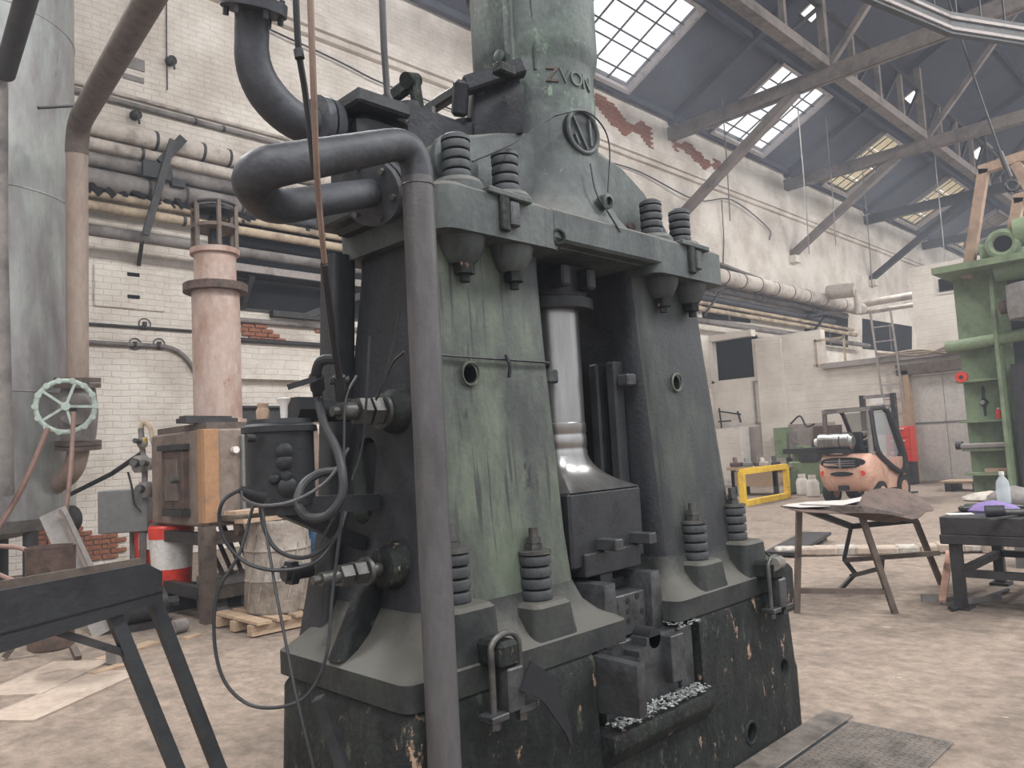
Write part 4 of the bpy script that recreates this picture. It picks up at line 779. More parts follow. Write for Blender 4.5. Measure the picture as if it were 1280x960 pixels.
tk('power_cable', (1.216, 2.415, 0.854), 'black cable hanging in the longest loop, low beside the hammer', 'cable', M_rubber,
   B().tube(cr([(1.202, 2.434, 1.412), (1.129, 2.381, 1.274), (1.060, 2.393, 1.160), (1.047, 2.394, 1.018), (1.062, 2.366, 0.899), (1.111, 2.312, 0.826), (1.170, 2.225, 0.818), (1.228, 2.162, 0.852), (1.281, 2.140, 0.956), (1.323, 2.161, 1.138), (1.361, 2.150, 1.382)], 6), .0055, 7))
tk('power_cable', (1.244, 2.339, 1.262), 'black cable dipping in a short loop under the reservoir', 'cable', M_rubber,
   B().tube(cr([(1.218, 2.417, 1.411), (1.209, 2.366, 1.328), (1.224, 2.302, 1.266), (1.282, 2.232, 1.248), (1.370, 2.207, 1.304), (1.418, 2.222, 1.376)], 6), .007, 7))
tk('ground_wire', (1.198, 2.262, 1.101), 'thin straight wire slanting down from the reservoir to the floor', 'wire', M_rubber,
   B().tube([(1.198, 2.366, 1.414), (1.178, 2.247, 1.154), (1.158, 2.114, 0.896), (1.176, 2.051, 0.682), (1.223, 2.032, 0.449)], .0045, 6))
tk('power_cable', (1.104, 2.463, 1.400), 'short grey cable curving from gland to under the reservoir', 'cable', M_pipe,
   B().tube(cr([(1.128, 2.359, 1.470), (1.120, 2.327, 1.441), (1.156, 2.267, 1.419), (1.236, 2.214, 1.430), (1.348, 2.208, 1.485), (1.421, 2.194, 1.584)], 6), .005, 6))
for k, (pts, lb) in enumerate((([(1.572, 2.088, 2.033), (1.553, 2.127, 1.874), (1.536, 2.154, 1.794), (1.533, 2.191, 1.743)], 'thin wires running down the dark side of the left column, nearest the pipe'),
                               ([(1.543, 2.036, 1.889), (1.533, 2.092, 1.855), (1.528, 2.133, 1.792)], 'short wire arching out behind the tall pipe at mid height'),
                               ([(1.576, 2.276, 1.978), (1.556, 2.281, 1.751), (1.548, 2.309, 1.584), (1.515, 2.326, 1.475)], 'thin wire hanging down the far edge of the left column'),
                               ([(1.462, 2.195, 1.824), (1.410, 2.186, 1.742), (1.382, 2.162, 1.584), (1.354, 2.137, 1.433), (1.308, 2.201, 1.286)], 'wire looping out beside the side bolt and down'))):
    tk('side_wire', pts[1], lb, 'wire', M_rubber, B().tube(cr(pts, 5), .0045, 6), 'wires on the hammer side')
p1_, _ = onc(-155, 2.93, .42)
tk('crown_cable', p1_, 'thin cable slung across the hammer crown past the round emblem', 'cable', M_rubber,
   B().tube(cr([(2.041, 2.200, 2.699), (2.233, 2.160, 2.806), (2.535, 2.220, 3.011), (2.596, 2.200, 3.047), (2.746, 2.180, 3.097), (2.899, 2.200, 3.079), (2.950, 2.200, 2.977), (2.889, 2.180, 2.741)], 6), .0042, 6))
tk('crown_cable', p1_, 'thin cable dropping from beneath the emblem to the yoke', 'cable', M_rubber,
   B().tube(cr([(2.756, 2.170, 2.844), (2.746, 2.140, 2.701), (2.773, 2.100, 2.602), (2.854, 2.100, 2.522)], 6), .0045, 6))
t = thing('leaning_bar', (1.44, 1.98, 0), 'short steel bar leaning on the hammer base at lower left', 'bar'); B().bar((1.227, 2.100, 0.854), (1.43, 1.92, 0.01), .05, .03).build('bar', M_black, t, smooth=False)

# ------------------------------------------------------------------ floor plates by the hammer
t = thing('border_plate', (3.9, 1.94, 0), 'smooth steel border plate on the floor along the hammer base', 'floor plate')
B().box((3.2, 1.93, .006), (2.3, .155, .012), None, .002).build('plate', M_plate, t, smooth=False)
t = thing('tread_plate', (3.4, 1.6, 0), 'diamond tread plate on the floor at the bottom right corner', 'floor plate')
B().box((3.2, 1.58, .006), (2.12, .5, .012), None, .002).build('plate', M_plate, t, smooth=False)
st = B()
for i in range(58):
    for j in range(14):
        x = 2.18+i*.036; y = 1.36+j*.034
        st.box((x, y, .0125), (.024, .005, .003), Matrix.Rotation(math.radians(45 if (i+j) % 2 else -45), 4, 'Z'))
B().box((3.2, 1.8415, .004), (2.1, .021, .008)).build('frame_edge', M_black, t, smooth=False)
st.build('tread_studs', M_plate, t, smooth=False, kind='stuff')

# ------------------------------------------------------------------ left side: tank, valve pipe, chute
t = thing('steam_tank', (2.2, 12.2, 0), 'large scuffed pale grey standing tank at the left edge', 'tank')
B().lathe([(.5, .75), (1.0, .85), (1.13, 1.0), (1.15, 1.2), (1.15, 11.5)], (2.2, 12.2, 0), (0, 0, 1), 64).build('shell', M_tank, t)
for z in (2.6, 5.2, 7.6, 9.4): B().torus((2.2, 12.2, z), (0, 0, 1), 1.15, .012, 64, 6).build('weld_seam', M_tank, t)
for k in range(3):
    a = math.radians(60+120*k); B().cyl((2.2+.9*math.cos(a), 12.2+.9*math.sin(a), 0), (2.2+.9*math.cos(a), 12.2+.9*math.sin(a), 1.0), .09, seg=12).build('leg', M_dark, t)
t = thing('steam_riser', (3.049, 10.891, 2.473), 'brown riser pipe with a gate valve in front of the tank', 'pipe')
pr = bend([(2.864, 11.495, 1.351), (3.034, 11.016, 1.562), (3.084, 10.924, 1.913), (3.042, 10.861, 2.778), (2.963, 10.561, 5.947), (2.632, 6.622, 6.042)], .35, 6)
B().tube(pr[:-7], .128, 18).build('pipe_run', M_beige, t); B().tube(pr[-8:], .135, 18).build('pipe_slope', M_brown, t)
for q0, q1 in (((3.043, 10.863, 2.757), (3.044, 10.869, 2.696)), ((3.044, 10.870, 2.686), (3.046, 10.876, 2.625)), ((3.068, 10.934, 1.954), (3.069, 10.939, 1.904)), ((3.070, 10.940, 1.894), (3.071, 10.945, 1.843))): B().cyl(q0, q1, .265, seg=24).build('flange', M_brown, t)
vb = B().lathe([(.18, -.36), (.2, -.3), (.23, 0), (.2, .3), (.18, .36)], (3.060, 10.901, 2.300), (0, 0, 1), 22).build('valve_body', M_gpipe, t)
wc = Vector((2.734, 10.228, 2.340)); wa = (Vector((0, 0, 1.55))-wc); wa.z = 0; wa.normalize()
B().cyl(wc, Vector((3.044, 10.841, 2.346)), .035, seg=10).build('valve_stem', M_steel, t); B().cyl(Vector((2.931, 10.600, 2.329)), Vector((3.044, 10.841, 2.346)), .19, seg=20).build('bonnet', M_gpipe, t)
hw = B().torus(wc, wa, .305, .03, 40, 8).build('handwheel', M_teal, t)
u = wa.cross(Vector((0, 0, 1))).normalized(); v = wa.cross(u)
for k in range(5):
    a = k*2*math.pi/5+.6; B().bar(wc+(u*math.cos(a)+v*math.sin(a))*.03, wc+(u*math.cos(a)+v*math.sin(a))*.3, .03, .045, wa).build('spoke', M_teal, hw)
B().cyl(wc-wa*.04, wc+wa*.05, .05, seg=12).build('hub', M_teal, hw)
for k in range(14):
    a = k*2*math.pi/14; q = wc+(u*math.cos(a)+v*math.sin(a))*.31; B().cyl(q-wa*.035, q+wa*.035, .037, seg=8).build('grip', M_teal, hw)
t = thing('drain_pipe', (2.030, 9.863, 4.159), 'grey pipe with a dark slanting head at the far left edge', 'pipe')
B().tube([(1.907, 9.769, 5.964), (1.948, 9.944, 4.165), (2.063, 10.168, 1.338)], .14, 16).build('pipe_run', M_gpipe, t); B().cyl((1.971, 9.566, 5.942), (1.895, 8.183, 6.274), .105, seg=16).build('slanting_head', M_dark, t)
B().cyl((2.425, 10.113, 5.877), (2.927, 10.429, 6.164), .02, seg=6).build('stay', M_dark, t)
t = thing('gas_hose', (2.363, 10.473, 1.037), 'pinkish hose running down left of the handwheel to the floor', 'hose'); B().tube(cr([(2.536, 10.174, 2.084), (2.301, 10.200, 1.454), (2.011, 10.278, 0.857)], 5), .03, 8).build('tube', M_hose, t)
t = thing('gas_hose', (2.597, 9.639, 1.299), 'pinkish hose hanging straight down from the handwheel', 'hose'); B().tube(cr([(2.742, 9.947, 2.253), (2.708, 9.889, 1.835), (2.628, 9.751, 1.296), (2.553, 9.746, 0.773), ((2.379, 9.556, 0.254)[0], (2.379, 9.556, 0.254)[1], .03)], 5), .025, 8).build('tube', M_hose, t)
t = thing('gas_hose', (2.003, 8.583, 0.858), 'pale curled hose with chrome fitting above the brown pot', 'hose')
B().tube(cr([(1.659, 8.636, 0.920), (1.870, 8.429, 0.883), (2.014, 8.297, 0.784), (2.065, 8.240, 0.831), (2.075, 8.253, 0.646), (1.983, 8.359, 0.520), (1.824, 8.510, 0.591), (1.664, 8.657, 0.699)], 5), .022, 8).build('tube', M_hose, t)
B().tube([(1.975, 8.191, 0.810), (2.025, 8.131, 0.886)], .026, 8).build('fitting', M_polish, t); B().tube([(2.012, 8.158, 0.770), (2.029, 8.173, 0.515)], .03, 8).build('nozzle', M_steel, t)
t = thing('tripod_pot', (1.75, 6.95, 0), 'rusty brown pot hanging between three steel legs at lower left', 'pot')
pc = Vector((1.920, 7.567, 0.551)); B().lathe([(.13, -.78), (.16, -.76), (.175, .0), (.18, .01), (.165, .01), (.16, -.1), (.05, -.12)], (1.75, 6.95, .98), (0, 0, 1), 26).build('vessel', M_rusty, t)
for a, b in (((1.781, 7.890, 0.206), (1.634, 7.887, -0.320)), ((2.036, 7.637, 0.187), (2.036, 7.287, -0.210)), ((1.912, 8.192, 0.142), (1.922, 8.513, -0.249))):
    bb_ = Vector(b); bb_.z = .02; aa = Vector(a)+(Vector(a)-bb_)*.5; B().bar(aa, bb_, .05, .04).build('leg', M_brown, t, smooth=False)
B().cyl((1.75, 6.95, .90), (1.75, 6.95, .955), .163, seg=24).build('pot_hollow', M_hole, t)
B().torus((1.75, 6.95, .75), (0, 0, 1), .2, .015, 24, 6).build('ring', M_brown, t)
t = thing('tilted_channel', (2.459, 8.993, 0.740), 'grey steel channel leaning behind the chute', 'channel')
B().bar((2.367, 9.320, 1.150), (2.535, 8.151, 0.023), .26, .03, (-.5, -.7, .6)).build('web', M_gpipe, t, smooth=False); B().bar((2.397, 9.147, 1.151), (2.554, 7.988, 0.040), .03, .1, (-.5, -.7, .6)).build('flange', M_brown, t, smooth=False)
t = thing('tank_wheel', (2.793, 10.462, 1.089), 'dark wheel standing on edge behind the drain elbow', 'wheel'); q = Vector((2.871, 10.823, 0.977)); B().cyl(q, q+Vector((.1, .06, 0)), .17, seg=24).build('rim', M_dark, t); B().cyl(q-Vector((.05, .03, 0)), q+Vector((.15, .09, 0)), .07, seg=12).build('hub', M_dark, t); B().bar((q.x+.05, q.y, 0), q+Vector((.05, 0, 0)), .08, .08).build('stand', M_dark, t)
t = thing('steel_chute', (0.696, 2.472, 1.168), 'black steel chute on slanting legs across the lower left corner', 'chute')
a0, a1 = Vector((0.312, 2.573, 1.159)), Vector((0.977, 2.614, 1.199)); dx = (a1-a0).normalized(); sd = Vector((0, 0, 1)).cross(dx).normalized()
w0 = .16
for s, nm in ((-1, 'side_plate'), (1, 'side_plate')):
    if s < 0: B().prism([a0+Vector((0, 0, -.125)), a1+Vector((0, 0, -.075)), a1+Vector((0, 0, .02)), a1+Vector((0, 0, .055))-dx*.05, a0+Vector((0, 0, .065))], sd*.008).build(nm, M_black, t, smooth=False)
    else: B().prism([a0+sd*w0+Vector((0, 0, -.07)), a1+sd*w0+Vector((0, 0, -.05)), a1+sd*w0+Vector((0, 0, .055)), a0+sd*w0+Vector((0, 0, .075))], sd*.008).build(nm, M_brown, t, smooth=False)
B().prism([a0+Vector((0, 0, -.07)), a1+Vector((0, 0, -.05)), a1+sd*w0+Vector((0, 0, -.05)), a0+sd*w0+Vector((0, 0, -.07))], (0, 0, .008)).build('trough_floor', M_dark, t, smooth=False)
for a, b in (((0.840, 2.648, 1.104), (0.993, 2.555, 0.605)), ((0.979, 2.692, 1.115), (1.145, 2.595, 0.547))):
    A2, B2 = Vector(a), Vector(b); k = A2.z/(A2.z-B2.z); E2 = A2+(B2-A2)*k; E2.z = 0; B().bar(A2, E2, .04, .035, sd).build('leg', M_black if a[0] < 1.0 else M_brown, t, smooth=False)
B().bar((0.682, 2.638, 1.083), (0.868, 2.635, 0.983), .03, .022).build('brace', M_dark, t, smooth=False)
A2 = a0+dx*.1+sd*.1; B().bar(A2-Vector((0, 0, .06)), (A2.x-.2, A2.y+.1, 0), .04, .035).build('leg', M_dark, t, smooth=False)
def floor_board(loc, l, w, a, lb, m=None, h=.02):
    t = thing('floor_board', (loc[0], loc[1], 0), lb, 'board', 'boards on the floor'); B().box((loc[0], loc[1], h/2), (l, w, h), Matrix.Rotation(a, 4, 'Z')).build('board', m or M_wood, t, smooth=False)
floor_board((1.682, 6.260, 0.000), 1.1, .42, .62, 'pale dusty board lying on the floor at lower left', M_card, .012)
floor_board((1.712, 6.878, 0.000), .9, .5, .75, 'thin grey board under the brown pot', M_card, .016)
floor_board((2.401, 7.214, 0.000), .6, .14, .5, 'short board on the floor behind the chute leg')
floor_board((2.085, 6.710, 0.000), .28, .1, .3, 'small offcut on the floor beside the boards')
floor_board((2.967, 7.258, 0.000), .16, .07, .3, 'tiny offcut on the floor in front of the furnace legs')
t = thing('stone_block', (2.241, 6.881, 0.000), 'grey stone block on the floor behind the chute leg', 'block'); q = (2.241, 6.881, 0.000); B().box((q[0], q[1], .07), (.2, .14, .14), Matrix.Rotation(.4, 4, 'Z'), .012).build('block', M_gpipe, t)
# ------------------------------------------------------------------ furnace, stack, drum
t = thing('heating_furnace', (3.95, 8.4, 0), 'heat-stained box furnace on legs left of the hammer', 'furnace')
B().box((3.95, 8.4, 1.43), (1.3, 1.42, .98), None, .02).build('body', M_furn, t)
B().box((3.95, 8.4, 1.95), (1.2, 1.3, .08)).build('top_plate', M_brown, t, smooth=False)
for x in (3.34, 4.56):
    for y in (7.76, 9.04): B().box((x, y, .475), (.13, .13, .95)).build('leg', M_brown, t, smooth=False)
for z in (.28, .82):
    B().box((3.95, 7.76, z), (1.3, .09, .12)).build('rail', M_brown, t, smooth=False); B().box((3.33, 8.4, z), (.09, 1.3, .12)).build('rail', M_dark, t, smooth=False)
dr = B().box((3.27, 8.35, 1.42), (.08, .55, .62), None, .012).build('furnace_door', M_rusty, t)
B().box((3.23, 8.35, 1.42), (.03, .34, .44), None, .008).build('door_plate', M_brown, dr); B().box((3.25, 8.35, 1.76), (.12, .6, .06)).build('door_hood', M_dark, dr, smooth=False); B().box((3.25, 8.3, 1.08), (.1, .5, .07)).build('door_sill', M_dark, dr, smooth=False); B().cyl((3.2, 8.1, 1.42), (3.12, 8.1, 1.42), .03, seg=8).build('door_handle', M_steel, dr)
for x, w, z, h, m in ((3.75, .16, 1.45, .8, M_box), (4.0, .2, 1.5, .66, M_rusty), (4.35, .3, 1.5, .75, M_cerm)): B().box((x, 7.67, z), (w, .05, h), None, .008).build('front_plate', m, t)
B().box((3.36, 7.675, 1.45), (.16, .03, .94), None, .008).box((3.285, 7.74, 1.45), (.03, .12, .94), None, .008).build('corner_plate', M_ochre, t)
B().cyl((3.6, 7.69, 1.7), (3.6, 7.62, 1.7), .035, seg=12).build('peephole', M_white, t)
B().box((3.7, 7.5, 1.02), (.5, .4, .05)).build('sill_tray', M_brown, t, smooth=False); B().cyl((3.5, 7.45, .93), (4.2, 7.4, .93), .08, seg=14).build('gas_tube', M_rusty, t)
for k, (y, z) in enumerate(((8.0, 2.02), (8.1, 2.05), (8.25, 2.03))): B().box((3.5, y, z), (.55, .12, .05), Matrix.Rotation(.2*k, 4, 'Z')).build('top_slat', M_dark, t, smooth=False)
sx, sy = (3.766, 8.400, 2.006)[0], 8.4
t = thing('furnace_stack', (sx, sy, 2.0), 'pinkish rusty stack pipe with a flange, standing on the furnace', 'stack')
B().lathe([(.255, 2.0), (.255, 3.5)], (sx, sy, 0), (0, 0, 1), 30).build('stack_tube', M_cerm, t)
B().lathe([(.30, 2.0), (.30, 2.05), (.25, 2.06)], (sx, sy, 0), (0, 0, 1), 30).build('foot_ring', M_cerm, t)
B().lathe([(.345, 3.48), (.345, 3.57), (.22, 3.58)], (sx, sy, 0), (0, 0, 1), 30).build('flange', M_rusty, t)
B().lathe([(.225, 3.56), (.225, 3.90), (.265, 3.91), (.265, 3.97), (.2, 3.98)], (sx, sy, 0), (0, 0, 1), 30).build('neck', M_cerm, t)
cg = B().torus((sx, sy, 4.48), (0, 0, 1), .235, .022, 30, 6).build('cage_ring', M_dark, t); B().lathe([(.235, 4.2), (.25, 4.2), (.25, 4.24), (.235, 4.24)], (sx, sy, 0), (0, 0, 1), 30).build('cage_ring', M_brown, t)
for k in range(6):
    a = k*math.pi/3+.3; B().box((sx+.24*math.cos(a), sy+.24*math.sin(a), 4.23), (.04, .04, .52)).build('cage_bar', M_brown, t, smooth=False)
B().lathe([(.2, 4.46), (.23, 4.4), (.16, 4.36), (.05, 4.36), (.05, 3.95)], (sx, sy, 0), (0, 0, 1), 24).build('rain_cap', M_black, t)
t = thing('timber_pallet', (3.75, 7.1, 0), 'wooden pallet under the wrapped drum', 'pallet')
for y in (6.75, 7.1, 7.45): B().box((3.75, y, .06), (.95, .1, .09)).build('runner', M_wood, t, smooth=False)
for k in range(5): B().box((3.37+k*.19, 7.1, .125), (.14, .9, .025)).build('slat', M_wood, t, smooth=False)
t = thing('wrapped_drum', (3.75, 7.1, .14), 'dented steel drum in cloudy plastic wrap on the pallet', 'drum')
B().lathe([(.30, .14), (.31, .16), (.305, .42), (.318, .44), (.305, .47), (.300, .70), (.316, .72), (.303, .75), (.295, .90), (.315, .97), (.305, 1.0), (.29, 1.0), (.29, .96), (.02, .96)], (3.75, 7.1, 0), (0, 0, 1), 40).build('drum_body', M_wrap, t)
bw = B()
for k in range(14):
    a = k*.45; bw.bar((3.75+.312*math.cos(a), 7.1+.312*math.sin(a), .2+R.random()*.1), (3.75+.31*math.cos(a+.4), 7.1+.31*math.sin(a+.4), .75+R.random()*.2), .012, .012)
bw.build('wrap_folds', M_wrap, t, smooth=False, kind='stuff')
for (x, y, z, l, w, a, lb, m) in ((3.65, 7.0, 1.02, .7, .16, .1, 'pale plank across the wrapped drum, lowest of the pile', M_wood), (3.9, 7.15, 1.06, .75, .14, -.15, 'pale plank lying crosswise on the drum pile', M_rag), (3.7, 7.1, 1.10, .9, .2, .12, 'wide pale plank topmost on the drum pile', M_wood)):
    t = thing('drum_plank', (x, y, z), lb, 'plank', 'planks on the drum'); B().box((x, y, z), (l, w, .035), Matrix.Rotation(a, 4, 'Z')).build('board', m, t, smooth=False)
t = thing('steel_offcut', (4.1, 6.9, 1.1), 'grey steel block on the planks over the drum', 'block'); B().box((4.0, 6.88, 1.05), (.2, .16, .13), None, .008).build('block', M_gpipe, t)
t = thing('plastic_bucket', (3.0, 8.9, .28), 'red and white plastic bucket under the furnace', 'bucket')
q = Vector((3.433, 8.907, 0.427)); q.z = .0
B().lathe([(.2, .0), (.23, .52)], (q.x, q.y, .28), (0, 0, 1), 26).build('bucket_body', M_white, t); B().lathe([(.235, .50), (.24, .62), (.22, .64), (.02, .64)], (q.x, q.y, .28), (0, 0, 1), 26).build('lid', M_red, t); B().lathe([(.203, .0), (.212, .17)], (q.x, q.y, .281), (0, 0, 1), 26, False).build('lower_band', M_red, t); B().box((q.x, q.y, .14), (.4, .4, .28)).build('footing', M_dark, t)
t = thing('plastic_bucket', (3.0, 9.6, .28), 'red bucket with a white label, left behind the furnace leg', 'bucket')
q = Vector((3.576, 9.886, 0.547)); B().lathe([(.18, .0), (.2, .5), (.21, .52), (.02, .52)], (q.x, q.y, .42), (0, 0, 1), 24).build('bucket_body', M_red, t); B().box((q.x-.12, q.y-.14, .7), (.14, .06, .2), Matrix.Rotation(-.8, 4, 'Z')).build('label_sheet', M_white, t); B().box((q.x, q.y, .21), (.36, .36, .42)).build('footing', M_dark, t)
t = thing('floor_motor', (2.932, 8.680, 0.000), 'dark motor block on the floor left of the furnace legs', 'motor'); q = Vector((2.812, 7.900, 0.000)); B().cyl((q.x-.12, q.y+.3, .2), (q.x+.25, q.y+.3, .2), .17, seg=18).build('motor_body', M_dark, t); B().box((q.x+.05, q.y+.3, .03), (.45, .36, .06)).build('motor_foot', M_dark, t); B().cyl((q.x+.25, q.y+.3, .2), (q.x+.4, q.y+.3, .2), .05, seg=10).build('shaft', M_steel, t)
t = thing('steel_roller', (3.012, 7.585, 0.000), 'short pale roller lying before the furnace leg', 'roller'); q = Vector((2.969, 7.535, 0.000)); B().cyl((q.x-.07, q.y, .065), (q.x+.06, q.y+.04, .065), .065, seg=18).build('roller_body', M_gpipe, t); B().cyl((q.x-.12, q.y-.015, .065), (q.x+.1, q.y+.055, .065), .02, seg=8).build('axle', M_gpipe, t)
t = thing('scrap_box', (4.078, 7.868, 0.172), 'grey crate with square openings under the furnace', 'crate'); B().box((3.95, 8.05, .2), (1.0, .5, .4)).build('crate_body', M_gpipe, t, smooth=False)
for x in (3.62, 3.85, 4.15): B().box((x, 7.79, .22), (.13, .03, .2)).build('opening', M_hole, t, smooth=False)
for k in range(4):
    t = thing('leaning_rod', (3.6+.1*k, 8.5, .4), 'rusty rod standing in the crate under the furnace, number %s from the left' % ('one', 'two', 'three', 'four')[k], 'rod', 'rods in the furnace crate'); B().bar((3.62+.1*k, 8.0, .38), (3.56+.13*k, 8.45, .9), .035, .035).build('rod', M_rusty, t, smooth=False)
# control box and gas valve train
t = thing('switch_box', (3.325, 10.077, 1.047), 'plain dark grey switch box left of the furnace', 'box')
q = Vector((3.323, 9.934, 1.069)); rz_ = Matrix.Rotation(math.radians(-38), 4, 'Z'); B().box(q, (.56, .34, .5), rz_, .01).build('case', M_box, t); B().bar((q.x+.1, q.y+.1, 0), (q.x+.1, q.y+.1, q.z-.2), .08, .08).build('stand', M_box, t)
t = thing('gas_valve_train', (3.396, 9.654, 1.613), 'cluster of gas valves and gauges on a thin pipe above the switch box', 'valve')
q = [Vector(p) for p in ((3.412, 9.723, 0.905), (3.418, 9.678, 1.234), (3.417, 9.639, 1.564), (3.391, 9.636, 1.801), (3.373, 9.626, 2.038), (3.398, 9.593, 2.102), (3.453, 9.546, 2.032), (3.485, 9.538, 1.842), (3.553, 9.476, 1.789))]
B().tube(cr(q[:5], 3), .035, 8).build('riser', M_gpipe, t); B().tube(cr(q[4:], 4), .03, 8).build('bent_tube', M_lag2, t)
for p, r in (((3.411, 9.604, 1.310), .09), ((3.364, 9.615, 1.613), .1), ((3.437, 9.542, 1.608), .07), ((3.371, 9.577, 1.866), .06)): c_ = Vector(p); B().lathe([(r*.7, -r), (r, -r*.5), (r, r*.5), (r*.7, r)], c_, (0, 0, 1), 14).build('valve_body', M_gpipe, t); B().cyl(c_, c_+Vector((-.12, -.1, .02)), r*.5, seg=10).build('spindle', M_steel, t)
B().cyl((3.492, 9.383, 1.891), (3.454, 9.280, 1.887), .04, seg=14).build('gauge', M_dark, t); B().cyl((3.386, 9.570, 1.799), (3.365, 9.507, 1.910), .015, seg=6).build('pin', M_yellow, t)
B().tube([(3.393, 9.641, 1.745), (3.279, 10.350, 1.517), (3.042, 11.184, 1.277)], .03, 8).build('supply_tube', M_dark, t); B().tube(cr([(3.241, 9.677, 1.527), (3.279, 9.662, 1.338), (3.303, 9.661, 1.150), (3.358, 9.617, 1.053)], 4), .012, 6).build('wire', M_rubber, t)
B().bar((q[0].x, q[0].y, 0), q[0], .06, .06).build('post', M_gpipe, t)

q = Vector((4.309, 7.357, 0.000))+Vector((.12, .1, 0)); t = thing('blue_drum', q, 'blue drum just showing behind the wrapped drum', 'drum')
B().lathe([(.27, 0), (.285, .02), (.285, .3), (.295, .31), (.285, .33), (.285, .58), (.295, .6), (.285, .62), (.285, .86), (.27, .88), (.02, .88)], q, (0, 0, 1), 26).build('drum_body', mat('blue_plastic', lin(70, 104, 140), rough=.5, bump=.03), t)
ft = bpy.data.objects['heating_furnace']
B().box((4.86, 8.35, 1.42), (.52, 1.2, .86), None, .015).build('side_chamber', M_cerm, ft); B().box((4.86, 8.35, .5), (.4, 1.0, 1.0)).build('chamber_stand', M_brown, ft, smooth=False)
rv = bpy.data.objects['oil_reservoir']
B().lathe([(.022, 1.70), (.024, 1.735), (.018, 1.745), (.02, 1.76), (.004, 1.765)], (1.32, 2.58, 0), (0, 0, 1), 14).build('filler_knob', M_tan, rv); B().lathe([(.012, 1.70), (.014, 1.75), (.026, 1.775), (.02, 1.778)], (1.38, 2.54, 0), (0, 0, 1), 14).build('filler_cup', M_white, rv)

# ------------------------------------------------------------------ right side: sheet stand, bench, press, truck
t = thing('sheet_stand', (7.3, 2.9, 0), 'brown angle-steel stand with splayed legs under the curled sheet', 'stand')
L1t, L1b = Vector((6.610, 3.131, 0.919)), Vector((6.606, 3.230, 0.000)); L2t, L2b = Vector((6.769, 2.677, 0.898)), Vector((6.983, 2.540, 0.000)); L3t, L3b = Vector((7.863, 2.601, 0.696)), Vector((8.473, 2.615, 0.000)); L4t, L4b = Vector((7.748, 3.146, 0.655)), Vector((7.873, 3.357, 0.000))
for a, b in ((L1t, L1b), (L2t, L2b), (L3t, L3b)): B().bar(a, b, .045, .045, (.7, .7, 0)).build('leg', M_brown, t, smooth=False)
for (a, b) in (((7.641, 3.113, 0.644), (7.599, 3.192, 0.332)), ((7.599, 3.192, 0.332), (7.679, 3.130, 0.188)), ((7.679, 3.130, 0.188), (7.522, 3.232, 0.044)), ((7.652, 3.159, 0.167), (7.334, 2.749, 0.316)), ((7.335, 2.750, 0.302), (7.338, 2.735, 0.402))): B().bar(a, b, .035, .035).build('bent_leg', M_dark, t, smooth=False)
B().bar(L1t.lerp(L1b, .79), L2t.lerp(L2b, .79), .04, .045).build('stretcher', M_brown, t, smooth=False)
B().bar((7.599, 3.193, 0.324), (8.140, 2.506, 0.361), .04, .045).build('stretcher', M_brown, t, smooth=False)
B().bar(L1t, L2t, .05, .05).build('top_rail', M_brown, t, smooth=False); B().bar(L2t, L3t, .05, .05).build('top_rail', M_brown, t, smooth=False); B().bar(L1t, (7.641, 3.113, 0.644), .05, .05).build('top_rail', M_dark, t, smooth=False); B().bar((7.641, 3.113, 0.644), L3t, .05, .05).build('top_rail', M_dark, t, smooth=False)
# curled sheet
ctl = [[(6.291, 3.148, 0.953), (6.315, 2.988, 0.907), (6.405, 2.757, 0.890), (6.569, 2.594, 0.884), (6.733, 2.433, 0.859), (6.982, 2.334, 0.791)],
       [(6.702, 3.165, 0.931), (6.705, 3.023, 0.912), (6.754, 2.837, 0.869), (6.824, 2.633, 0.799), (6.969, 2.491, 0.775), (7.245, 2.356, 0.785)],
       [(7.151, 3.144, 0.915), (7.156, 2.997, 0.916), (7.132, 2.881, 0.905), (7.262, 2.761, 0.824), (7.417, 2.616, 0.740), (7.610, 2.416, 0.798)],
       [(7.512, 3.069, 0.900), (7.565, 3.014, 0.911), (7.619, 2.957, 0.938), (7.716, 2.859, 0.946), (7.890, 2.692, 0.888), (7.983, 2.470, 0.777)],
       [(7.657, 3.067, 0.888), (7.711, 3.008, 0.930), (7.863, 2.994, 0.965), (7.957, 2.898, 0.982), (8.101, 2.757, 0.955), (8.162, 2.568, 0.836)]]
rows = [cr(r_, 5) for r_ in ctl]; cols_ = [cr([rows[i][j] for i in range(5)], 4) for j in range(len(rows[0]))]
t = thing('curled_sheet', (7.133, 2.746, 0.836), 'curled rusty sheet of metal lying on the splayed stand', 'metal sheet'); B().sheet(cols_, .006).build('sheet', M_rusty, t)
B().sheet([[Vector((6.286, 3.124, 0.961)), Vector((6.411, 3.030, 0.938)), Vector((6.753, 2.831, 0.924)), Vector((7.182, 2.827, 0.930))], [Vector((6.722, 3.286, 0.935)), Vector((6.948, 3.203, 0.938)), Vector((7.282, 3.011, 0.927)), Vector((7.500, 2.934, 0.940))]], .004).build('pale_flap', M_alu, t)
